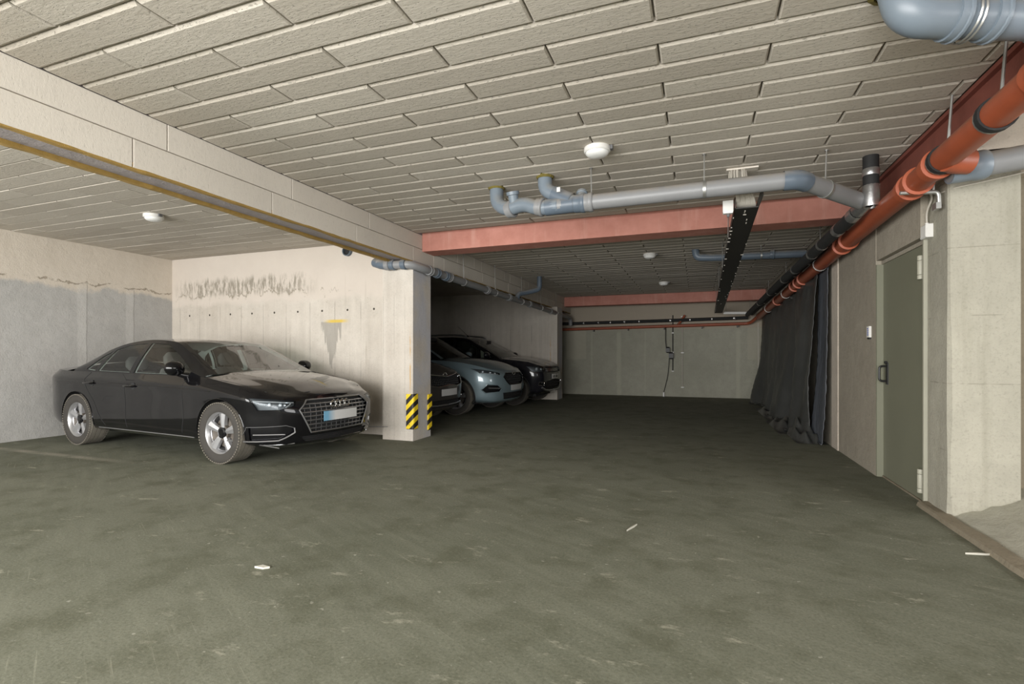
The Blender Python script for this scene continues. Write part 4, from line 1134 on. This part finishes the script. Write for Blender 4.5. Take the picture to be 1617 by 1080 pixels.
# -- long grey drain pipe with two branches below the front ceiling
Yg = 4.5; r = .068
def zg(x): return 2.525 + .005*(x + .9)
A_ = Vector((-1.20, Yg, zg(-1.2))); B_ = Vector((.735, Yg, zg(.735))); C_ = Vector((1.36, 5.16, 2.47))
t = empty('drain_pipe', (-.9, Yg, ZC), label='long grey drain pipe with two branches hung under the front ceiling', cat='pipe')
def W(mb, name, mat, par, smooth=40):
    o = mb.build(name, mat, par, smooth)
    k = t
    o.matrix_parent_inverse = Matrix.Translation(k.location).inverted() if par == k else Matrix.Identity(4)
    return o
def world_parts(t):
    for o in t.children: o.matrix_parent_inverse = Matrix.Translation(t.location).inverted()
MB().tube(bez([A_, B_, C_], .10, 8), r, 20).build('pipe_run', M['pvc'], t, 40)
MB().tube(bez([B_ - Vector((.10, 0, 0)), B_, B_ + (C_ - B_).normalized()*.10], .09, 8), r + .008, 20, caps=False).build('elbow', M['pvc_dark'], t, 40)
E1 = Vector((-1.89, 4.70, ZC + .02)); 
p_ = [E1, Vector((-1.88, 4.68, 2.66)), Vector((-1.74, 4.62, 2.575)), Vector((-1.55, 4.57, 2.60)), Vector((-1.40, 4.52, 2.525)), A_]
MB().tube(bez(p_, .09, 7), r, 20).build('branch', M['pvc_blue'], t, 40)
q_ = [Vector((-1.345, 4.56, ZC + .02)), Vector((-1.345, 4.555, 2.70)), Vector((-1.05, Yg, 2.535))]
MB().tube(bez(q_, .08, 7), r*.98, 20).build('branch', M['pvc_blue'], t, 40)
MB().tube([q_[1] + (q_[2]-q_[1])*.32, q_[1] + (q_[2]-q_[1])*.9], r + .007, 20, caps=False).build('branch_sleeve', M['pvc_dark'], t, 40)
MB().tube([Vector((-1.32, Yg + .015, zg(-1.3))), Vector((-1.05, Yg, zg(-1)))], r + .006, 20, caps=False).build('branch_sleeve', M['pvc_dark'], t, 40)
MB().lathe([(.045, 0), (.05, .07), (.062, .075), (.062, .105), (.001, .11)], c=(-1.66, 4.58, 2.62), ax=(-.05, -.25, .9), seg=20).build('cleaning_cap', M['pvc_blue'], t, 40)
MB().lathe([(.045, 0), (.045, .08), (.052, .085), (.052, .11), (.001, .115)], c=(-1.00, Yg + .03, zg(-1) + .03), ax=(0, .5, .8), seg=20).build('cleaning_cap', M['pvc_blue'], t, 40)
for x, m in ((-1.0, 'pvc_dark'), (-.93, 'pvc')): collar(t, (x, Yg, zg(x)), (1, 0, 0), r, 'socket', m)
for c, ax in ((p_[2] + Vector((.03, 0, 0)), (1, -.3, .1)), (p_[4] + Vector((.02, 0, .01)), (1, -.1, -.2))): collar(t, c, ax, r, 'socket', 'pvc', .035)
for c in (E1, q_[0]):
    MB().lathe([(r + .004, -.05), (r + .014, -.04), (r + .022, -.02), (r + .010, .0)], c=(c.x, c.y, ZC + .03), seg=14, caps=False).build('foam_seal', M['foam'], t)
for x, o in ((-.896, (0, -.02)), (.048, (0, -.005))): hanger(t, (x, Yg, zg(x)), (1, 0, 0), r, off=o)
cc = B_ + (C_ - B_)*.38; hanger(t, cc, C_ - B_, r, off=(.01, .0))
MB().box((-1.185, Yg - .115, 2.615), (-1.155, Yg - .108, 2.655)).build('sticker', M['white_plastic'], t)
world_parts(t)
# -- big blue-grey pipe over the kerb
t = empty('drain_pipe', (.88, 2.72, ZC), label='thick blue-grey drain pipe bending out of the ceiling above the orange pipe', cat='pipe')
P0 = Vector((.845, 2.76, ZC + .03)); P1 = Vector((.87, 2.72, 2.655)); P2 = Vector((2.3, 3.20, 2.60)); rb = .082
MB().tube(bez([P0, P1, P2], .12, 9), rb, 24).build('pipe_run', M['pvc_blue'], t, 40)
dr = (P2 - P1).normalized()
for k, m in ((.20, 'pvc_blue'), (.36, 'pvc_blue'), (.60, 'pvc_blue'), (.8, 'pvc_blue')): collar(t, P1 + dr*k, dr, rb, 'socket', m, .025)
for k in (.25, .27): MB().lathe([(rb + .014, -.006), (rb + .018, 0), (rb + .014, .006)], c=P1 + dr*k, ax=dr, seg=20, caps=False).build('steel_band', M['galv'], t, 40)
MB().lathe([(rb + .004, -.04), (rb + .030, -.03), (rb + .02, .0)], c=(P0.x, P0.y, ZC + .02), seg=14, caps=False).build('foam_seal', M['foam'], t)
world_parts(t)
# -- orange sewer pipe along the lane wall
def zo(y): return 2.425 - .0235*(y - 3.4)
XO = 1.478; ro = .080
t = empty('sewer_pipe', (XO, 4.0, ZC), label='orange-brown sewer pipe hung along the lane wall beside the steel beam', cat='pipe')
ya, yb_ = 1.2, 14.45
MB().tube([(XO, y, zo(y)) for y in (ya, 3, 5, 7, 9, 11, 13, yb_)], ro, 22).build('pipe_run', M['orange'], t, 40)
for y in (2.95, 4.10, 4.42, 4.55, 6.2, 6.45, 8.6, 8.95, 9.3, 11.2): 
    MB().lathe([(ro, -.07), (ro + .010, -.068), (ro + .012, .0), (ro + .020, .008), (ro + .020, .030), (ro, .034)], c=(XO, y, zo(y)), ax=(0, -1, 0), seg=24, caps=False).build('socket', M['orange_ring'], t, 40)
MB().tube([(XO, 3.95, zo(3.95) - .02), (XO + .06, 3.98, zo(3.8) - .035), (XO + .13, 4.0, zo(3.8) - .04)], ro*.95, 18).build('branch', M['orange'], t, 40)
for y in (3.42, 4.03): 
    hanger(t, (XO, y, zo(y)), (0, 1, 0), ro, rod=False)
    MB().tube([(XO + .03, y, zo(y) + ro), (XO + .055, y, ZC)], .008, 6).build('hanger_rod', M['clamp'], t)
    MB().lathe([(ro + .001, -.02), (ro + .012, -.02), (ro + .012, .02), (ro + .001, .02)], c=(XO, y - .03, zo(y)), ax=(0, 1, 0), seg=20, caps=False).build('rubber_band', M['lagging'], t, 40)
for y in (7.5, 10.2, 12.6): hanger(t, (XO, y, zo(y)), (0, 1, 0), ro)
world_parts(t)
# -- grey pipe leaving the orange one above the pillar
t = empty('drain_pipe', (1.75, 4.0, 2.38), label='grey plastic pipe crossing above the concrete pillar from the orange pipe', cat='pipe')
a = at_y(1498, 270, 4.12); b = a + (at_y(1617, 248, 4.12) - a).normalized()*1.9
MB().tube([a, b], .076, 20).build('pipe_run', M['pvc'], t, 40)
collar(t, a + (b-a).normalized()*.10, b - a, .076, 'socket', 'pvc_blue', .10)
world_parts(t)
# -- dark pipe in the bay behind the pink beam
t = empty('drain_pipe', (.1, 8.2, ZC), label='dim grey drain pipe under the ceiling behind the cable tray', cat='pipe')
e = at_z(1098, 395, ZC); yq = e.y; 
pz = [e + Vector((0, 0, .02)), Vector((e.x + .02, yq, 2.71)), Vector((e.x + .25, yq, 2.69)), Vector((1.50, yq + .02, 2.67))]
MB().tube(bez(pz, .12, 7), .058, 18).build('pipe_run', M['pvc_dark'], t, 40)
for x in (.55, 1.05): collar(t, (x, yq + .01, 2.685), (1, 0, 0), .058, 'socket', 'pvc_dark', .03)
hanger(t, (.9, yq + .01, 2.68), (1, 0, 0), .058); world_parts(t)
# -- drain pipe along the long beam
r2 = .056
t = empty('drain_pipe', (-3.6, 5.9, 2.4), label='grey drain pipe bending round the striped column and following the long beam', cat='pipe')
zl = lambda y: 2.345 - .009*(y - 5.9)
pp = [(-4.12, 5.90, 2.43), (-4.02, 5.885, 2.385), (-3.62, 5.87, 2.375), (-3.525, 6.10, zl(6.1)), (-3.525, 9.5, zl(9.5)), (-3.525, 14.55, zl(14.55)), (-3.525, 14.60, 2.05)]
MB().tube(bez(pp, .10, 6), r2, 20).build('pipe_run', M['pvc'], t, 40)
for c, ax, m in (((-3.96, 5.883, 2.383), (1, 0, 0), 'pvc'), ((-3.88, 5.88, 2.381), (1, 0, 0), 'pvc_dark'), ((-3.70, 5.873, 2.377), (1, 0, 0), 'pvc_dark')): collar(t, c, ax, r2, 'socket', m, .035)
for y, m in ((6.25, 'pvc'), (6.45, 'pvc_dark'), (6.72, 'pvc_dark'), (6.84, 'pvc'), (8.3, 'pvc'), (9.4, 'pvc'), (10.7, 'pvc'), (12.4, 'pvc')): collar(t, (-3.525, y, zl(y)), (0, 1, 0), r2, 'socket', m, .04)
MB().tube([(-4.20, 5.93, 2.44), (-4.08, 5.895, 2.40), (-3.98, 5.883, 2.384)], r2 + .006, 16).build('elbow', M['pvc_dark'], t, 40)
for y in (7.35, 8.7, 10.2, 11.6, 13.0): hanger(t, (-3.525, y, zl(y)), (0, 1, 0), r2, off=(-.01, 0))
# offset branch dropping from the ceiling
e = at_z(852, 437, ZC); yj = e.y - .35
bp = [e + Vector((0, 0, .02)), Vector((e.x, e.y, 2.56)), Vector((e.x - .22, e.y - .18, 2.48)), Vector((-3.50, yj, 2.44)), Vector((-3.52, yj - .05, zl(yj)))]
MB().tube(bez(bp, .08, 6), r2*.92, 16).build('branch', M['pvc_dark'], t, 40)
world_parts(t)
# sleeve stub in the partition wall under the beam
sp = at_y(550, 397, YP); t = empty('pipe_sleeve', (sp.x, YP, sp.z), label='dark pipe stub cut into the pale wall under the long beam', cat='pipe')
MB().lathe([(.075, -.02), (.075, .05), (.062, .05), (.06, -.02)], ax=(0, -1, 0), seg=20).build('sleeve', M['pvc_dark'], t, 40)
MB().lathe([(.001, .006), (.06, .006), (.06, .0)], ax=(0, -1, 0), seg=20).build('opening', M['void'], t)  # black disc paints the unlit bore of the stub

# -- black lagged pipes with silver tape along the lane wall
def lagged(pts, r, lab, tapes, seg=14):
    t = empty('lagged_pipe', pts[0], label=lab, cat='pipe'); path = bez(pts, .10, 6)
    MB().tube(path, r, seg).build('lagging', M['lagging'], t, 40)
    L = [Vector(p) for p in pts]
    for i, u, ln in tapes:
        a, b = L[i], L[i+1]; c = a + (b - a)*u; d_ = (b - a).normalized()
        MB().lathe([(r + .001, -ln), (r + .005, -ln*.8), (r + .003, 0), (r + .006, ln*.7), (r + .001, ln)], c=c, ax=d_, seg=12, caps=False).build('tape', M['tape'], t, 40)
    world_parts(t)
    return t
J = Vector((1.34, 4.98, 2.40))
lagged([(1.36, 5.03, ZC + .02), (1.36, 5.02, 2.47), (1.30, 5.35, 2.40), (1.26, 7.0, 2.345), (1.22, 9.0, 2.30), (1.20, 14.4, 2.22)], .058, 'black lagged pipe with silver tape dropping from the ceiling and running to the end wall',
       [(0, .42, .03), (0, .95, .09), (1, .4, .09), (1, .85, .05), (2, .25, .05), (2, .62, .03), (2, .9, .03), (3, .4, .03), (3, .8, .03), (4, .2, .03), (4, .5, .03)])
lagged([(1.42, 5.6, 2.50), (1.40, 7.0, 2.43), (1.34, 9.2, 2.34), (1.32, 14.5, 2.24)], .040, 'thinner black lagged pipe between the orange pipe and the lane ceiling',
       [(0, .3, .03), (0, .75, .03), (1, .3, .03), (1, .7, .03), (2, .2, .03), (2, .5, .03)])
lagged([(-3.9, 14.86, 2.115), (-1.0, 14.86, 2.14), (1.25, 14.86, 2.17)], .045, 'black lagged pipe with silver tape along the end wall', [(0, .12, .02), (0, .25, .02), (0, .4, .02), (0, .52, .02), (0, .66, .02), (0, .8, .02), (1, .12, .03), (1, .35, .02), (1, .6, .02), (1, .85, .03)])
t = empty('sewer_pipe', (-3.9, 14.84, 1.95), label='red-brown pipe along the end wall below the black lagged pipe', cat='pipe')
MB().tube(bez([(-3.9, 14.84, 1.945), (1.30, 14.84, 2.015), (1.44, 14.5, 2.16)], .15, 6), .042, 16).build('pipe_run', M['orange'], t, 40)
for x in (-2.9, -1.9, -.9, .1, 1.0): MB().box((x - .015, 14.84, 1.86 + .013*(x + 3.9)), (x + .015, 15.018, 1.93 + .013*(x + 3.9))).build('wall_bracket', M['greyplastic'], t)
MB().tube([(-.55, 14.84, 1.99), (-.45, 14.86, 2.12), (-.35, 14.9, 2.28)], .03, 10).build('branch', M['orange'], t, 40)
world_parts(t)

# ================================================================== CABLE TRAY AND CABLES
M['tray'] = simple('black_cable_tray', (.020, .019, .016), .6, var=.3, scale=20)
M['cable'] = simple('pale_grey_cable', (.46, .43, .37), .55, var=.12)
M['cable_black'] = simple('black_cable', (.012, .012, .012), .6)
t = empty('cable_tray', (.4, 4.8, 2.42), label='black cable tray hung lengthwise under the ceiling and through below the pink beams', cat='cable tray')
ta, tb = Vector((.395, 4.80, 2.425)), Vector((.50, 14.3, 2.27)); hwid = .095
def tr(u, x, z): 
    p = ta + (tb - ta)*u; return (p.x + x, p.y, p.z + z)
MB().rings([[tr(u, -hwid, 0), tr(u, hwid, 0), tr(u, hwid, .008), tr(u, -hwid, .008)] for u in (0, .5, 1)]).build('tray_bed', M['tray'], t)
for sx in (-1, 1): MB().rings([[tr(u, sx*hwid, 0), tr(u, sx*(hwid - .006), 0), tr(u, sx*(hwid - .006), .075), tr(u, sx*hwid, .075)] for u in (0, .5, 1)]).build('tray_side', M['tray'], t)
MB().rings([[tr(.0, hwid - .006, 0), tr(.0, hwid, 0), tr(.0, hwid, .075), tr(.0, hwid - .006, .075)], [tr(-.016, hwid + .012, .05), tr(-.016, hwid + .02, .05), tr(-.016, hwid + .02, .15), tr(-.016, hwid + .012, .15)]]).build('tray_flap', M['tray'], t)
rnd = random.Random(11)
for k in range(40):
    u = .01 + .97*(k/40)**1.5; sx = rnd.choice((-1, -.95, 1, .95, rnd.uniform(-1, 1))); L_ = rnd.uniform(.010, .03)
    p = Vector(tr(u, sx*hwid*.98, -.002)); o = Vector((L_, 0, 0)) if rnd.random() < .55 else Vector((0, L_*1.6, 0))
    MB().obox(p, o*.5 + Vector((1e-4, 0, 0)), Vector((0, .005, 0)) if o.x else Vector((.004, 0, 0)), Vector((0, 0, .004))).build('tie_end', M['cable'], t)
for u in (.14, .34, .55, .78): MB().tube([tr(u, -hwid, .07), tr(u, -hwid, ZC - 2.38)], .005, 6).build('hanger_rod', M['clamp'], t)
world_parts(t)
rnd = random.Random(3)
tc = empty('cable_bundle', (.36, 4.97, ZC), label='bundle of pale cables fanning from the ceiling into the black tray', cat='cables')
for k in range(26):
    a = (k/25 - .5); j = rnd.uniform(-.012, .012)
    x0 = .335 + a*.13; y0 = 4.97 + rnd.uniform(-.03, .03)
    pth = [(x0, y0, ZC + .01), (x0 + a*.02 + j, y0 - .03, 2.70), (.38 + a*.11 + j, 4.87, 2.58), (.395 + a*.15, 4.85, 2.47), (.40 + a*.15, 5.1, 2.445)]
    MB().tube(bez(pth, .08, 4), .0062, 6).build('cable', M['cable'], tc, 40)
MB().box((.24, 4.93, ZC - .012), (.50, 5.02, ZC + .004)).build('ceiling_plate', M['panel'], tc)
world_parts(tc)
tj = empty('junction_box', (.25, 4.86, 2.46), label='small white junction box at the open end of the cable tray', cat='junction box')
MB().rings([[(-.04, -.025, -.055), (.035, -.025, -.055), (.035, .025, -.055), (-.04, .025, -.055)], [(-.045, -.03, -.04), (.04, -.03, -.04), (.04, .03, -.04), (-.045, .03, -.04)], [(-.045, -.03, .055), (.04, -.03, .055), (.04, .03, .055), (-.045, .03, .055)]]).build('housing', M['white_plastic'], tj)
MB().lathe([(.001, -.085), (.012, -.082), (.014, -.055), (.014, -.05)], seg=10).build('gland', M['greyplastic'], tj)

# ================================================================== SMALL THINGS ON THE PILLAR AND THE END WALL
tj = empty('junction_box', (1.652, 4.70, 2.093), label='square white junction box on the wall above the steel door hinge', cat='junction box')
MB().rings([[(0, -.055, -.05), (0, .055, -.05), (0, .055, .05), (0, -.055, .05)], [(-.040, -.055, -.05), (-.040, .055, -.05), (-.040, .055, .05), (-.040, -.055, .05)], [(-.046, -.048, -.043), (-.046, .048, -.043), (-.046, .048, .043), (-.046, -.048, .043)]]).build('housing', M['white_plastic'], tj)
MB().lathe([(.012, .048), (.012, .065), (.006, .068)], c=(-.02, 0, 0), seg=10).build('gland', M['white_plastic'], tj)
tc = MB().tube(bez([(1.632, 4.70, 2.15), (1.625, 4.69, 2.24), (1.640, 4.62, 2.33), (1.60, 4.58, 2.37), (1.63, 4.56, 2.45)], .05, 5), .007, 8).build('power_cable', M['cable'], None, 40)
tag(tc, 'pale cable rising from the white junction box to the orange pipe', 'cable')
tc = MB().tube(bez([(1.64, 4.50, 2.325), (1.68, 4.392, 2.325), (1.85, 4.39, 2.35), (2.06, 4.39, 2.385), (2.4, 4.39, 2.50)], .06, 5), .0055, 8).build('power_cable', M['cable'], None, 40)
tag(tc, 'thin pale cable strung across the front of the concrete pillar', 'cable')
tb_ = empty('pipe_bracket', (1.65, 4.5, 2.33), label='bent galvanised steel bracket under the orange pipe', cat='bracket')
mb = MB().tube(bez([at_y(1421, 305, 4.42), at_y(1482, 303, 4.42), at_y(1483, 328, 4.42)], .03, 5), .014, 10); mb.build('bent_tube', M['galv'], tb_, 40)
MB().obox(at_y(1479, 326, 4.44), (.015, 0, 0), (0, .035, 0), (0, 0, .022)).build('foot_plate', M['galv'], tb_)
MB().tube([at_y(1474, 300, 4.42), at_y(1474, 288, 4.42)], .007, 6).build('stud', M['clamp'], tb_)
world_parts(tb_)
tt = empty('tube_light', (.55, 14.32, 2.25), label='unlit white tube light hanging between the cable tray and the lane wall', cat='lamp')
MB().tube([(.62, 14.30, 2.255), (1.30, 14.30, 2.235)], .016, 12).build('tube', M['lamp_white'], tt, 40)
MB().obox((.96, 14.30, 2.275), (.33, 0, -.011), (0, .025, 0), (0, 0, .012)).build('batten', M['white_plastic'], tt)
for x in (.68, 1.25): MB().tube([(x, 14.30, 2.28), (x, 14.30, 2.58)], .005, 6).build('hanger_rod', M['clamp'], tt)
world_parts(tt)
# pendant control and cables on the end wall
pc = empty('pendant_control', (-.75, 14.95, 1.2), label='black pendant control hanging on its cable in front of the end wall', cat='control')
MB().tube(bez([(-.86, 14.93, 2.0), (-.865, 14.93, 1.6), (-.84, 14.93, 1.36)], .1, 4), .010, 8).build('upper_cable', M['cable_black'], pc, 40)
for c, s in (((-.80, 14.92, 1.32), 1), ((-.71, 14.91, 1.16), 1.15)):
    MB().rings([[(c[0] + s*.052*sx*k, c[1] + .04*k*sy, c[2] + h_*s) for sx, sy in ((-1, -1), (1, -1), (1, 1), (-1, 1))] for h_, k in ((-.085, .5), (-.06, 1), (.05, 1.05), (.085, .6))]).build('control_body', M['black_plastic'], pc)
MB().tube(bez([(-.76, 14.92, 1.10), (-.80, 14.95, .6), (-.87, 14.97, .3), (-.912, 14.97, .125)], .2, 5), .008, 8).build('lower_cable', M['cable_black'], pc, 40)
world_parts(pc)
cd = empty('cable_conduit', (-.66, 15.0, .7), label='black conduit clipped upright on the end wall beside the pendant control', cat='conduit')
MB().tube([(-.67, 14.99, .70), (-.67, 14.99, 2.30)], .013, 8).build('conduit_tube', M['cable_black'], cd, 40)
for z in (.72, 1.25, 1.80): MB().box((-.70, 14.97, z - .014), (-.64, 15.02, z + .014)).build('clip', M['white_plastic'], cd)
world_parts(cd)
cd = empty('cable_conduit', (-.41, 15.0, .25), label='pale conduit running upright on the end wall from pipe height', cat='conduit')
MB().tube([(-.41, 14.995, .25), (-.41, 14.995, 2.28)], .014, 8).build('conduit_tube', M['cable'], cd, 40)
for z in (.27, 1.24, 2.25): MB().box((-.45, 14.97, z - .014), (-.37, 15.02, z + .014)).build('clip', M['white_plastic'], cd)
world_parts(cd)
sk = MB().box((-.935, 14.94, 0), (-.895, 15.0, .10)).lathe([(.03, 0), (.03, .02), (.001, .025)], c=(-.915, 14.97, .10), seg=10).build('cable_stub', M['white_plastic']); tag(sk, 'small pale cable stub standing at the foot of the end wall', 'cable stub')

# ================================================================== TARPAULIN
M['tarp'] = simple('black_plastic_sheet', (.050, .051, .048), .40, var=.4, scale=2.5, bump=.25)
M['tarp_edge'] = simple('blue_black_plastic_sheet', (.085, .092, .105), .40, var=.35, scale=3, bump=.25)
t = empty('tarpaulin', (1.5, 9, 0), label='black plastic tarpaulin hanging in folds from the orange pipe to the floor', cat='tarpaulin')
def cloth(ya, yb, ny, nz, seed, mat, name, amp, heap):
    rnd = random.Random(seed); ph = [rnd.uniform(0, 6.28) for _ in range(8)]; rows = []
    for i in range(ny + 1):
        u = i/ny; y = ya + (yb - ya)*u; top = zo(y) - .02; row = []
        for j in range(nz + 1):
            v = j/nz                                   # 0 top, 1 floor
            fold = math.sin(y*4.2 + ph[0] + v*.8)*.55 + math.sin(y*9.3 + ph[1] - v*1.4)*.30 + math.sin(y*2.1 + ph[2] + v*2.0)*.5
            diag = math.sin((y - v*1.5)*6 + ph[3])*.25
            belly = heap*(max(0, v - .45)/.55)**1.6*(.65 + .35*math.sin(y*2.6 + ph[4]))
            x = 1.56 - amp*(1.05 + fold + diag*v)*(.25 + .75*v**.7)*.5 - belly
            z = top*(1 - v) + .012 + .05*max(0, math.sin(y*5 + ph[5]))*(v > .9)*heap*2
            if v > .93: z = .012 + .03*abs(math.sin(y*7 + j)); x -= (v - .93)*2.2*heap*(1 + math.sin(y*3 + ph[6]))
            x += rnd.uniform(-.006, .006)
            row.append((min(x, 1.592), y + .06*math.sin(v*5 + ph[7])*heap, z))
        rows.append(row)
    o = MB().grid(rows).build(name, mat, t, 75)
    s = o.modifiers.new('thickness', 'SOLIDIFY'); s.thickness = .006; s.offset = 0
    return o
cloth(7.85, 13.9, 170, 46, 3, M['tarp'], 'sheet', .24, .12)
cloth(7.40, 8.0, 26, 40, 9, M['tarp_edge'], 'edge_strip', .07, .07)
# crumpled foot of the sheet
def crumple(c, sx, sy, h, seed, mat, name):
    rnd = random.Random(seed); rows = []
    for i in range(23):
        row = []
        for j in range(23):
            u, v = i/22*2 - 1, j/22*2 - 1; rr = max(0, 1 - (u*u + v*v))
            zz = h*rr**.6*(.55 + .45*math.sin(u*7 + seed)*math.cos(v*6 + seed*2)) + rnd.uniform(0, .02)*rr
            row.append((c[0] + u*sx, c[1] + v*sy, max(.004, zz)))
        rows.append(row)
    return MB().grid(rows).build(name, mat, t, 60)
crumple((1.40, 8.15), .18, .60, .30, 1, M['tarp'], 'crumpled_foot'); crumple((1.34, 9.2), .22, .8, .16, 4, M['tarp'], 'crumpled_foot'); crumple((1.36, 11.2), .20, 1.1, .12, 6, M['tarp'], 'crumpled_foot')
MB().tube([(1.37, 13.6, 1.95), (1.375, 13.6, .3)], .012, 6).build('edge_lath', M['cable'], t)
world_parts(t)
# bits of litter on the floor
M['litter'] = simple('pale_chip', (.55, .53, .46), .8)
def chip(px_, py_, L_, w, a, lab, nm='wood_splinter'):
    p = at_z(px_, py_, 0); d_ = Vector((math.cos(a), math.sin(a), 0)); n_ = Vector((-d_.y, d_.x, 0))
    P = [p - d_*L_/2, p - d_*L_*.1 + n_*w, p + d_*L_/2, p + d_*L_*.15 - n_*w*.7]
    o = MB().rings([[q + Vector((0, 0, .0)) for q in P], [q + Vector((0, 0, .010)) for q in P]]).build(nm, M['litter']); tag(o, lab, 'litter')
chip(998, 834, .16, .006, 1.25, 'thin pale wood splinter lying on the open lane floor')
chip(1548, 876, .16, .008, .25, 'pale stick lying along the foot of the kerb')
chip(414, 897, .085, .022, .3, 'pale flat chip of mortar lying on the open floor before the black sedan', 'mortar_chip')
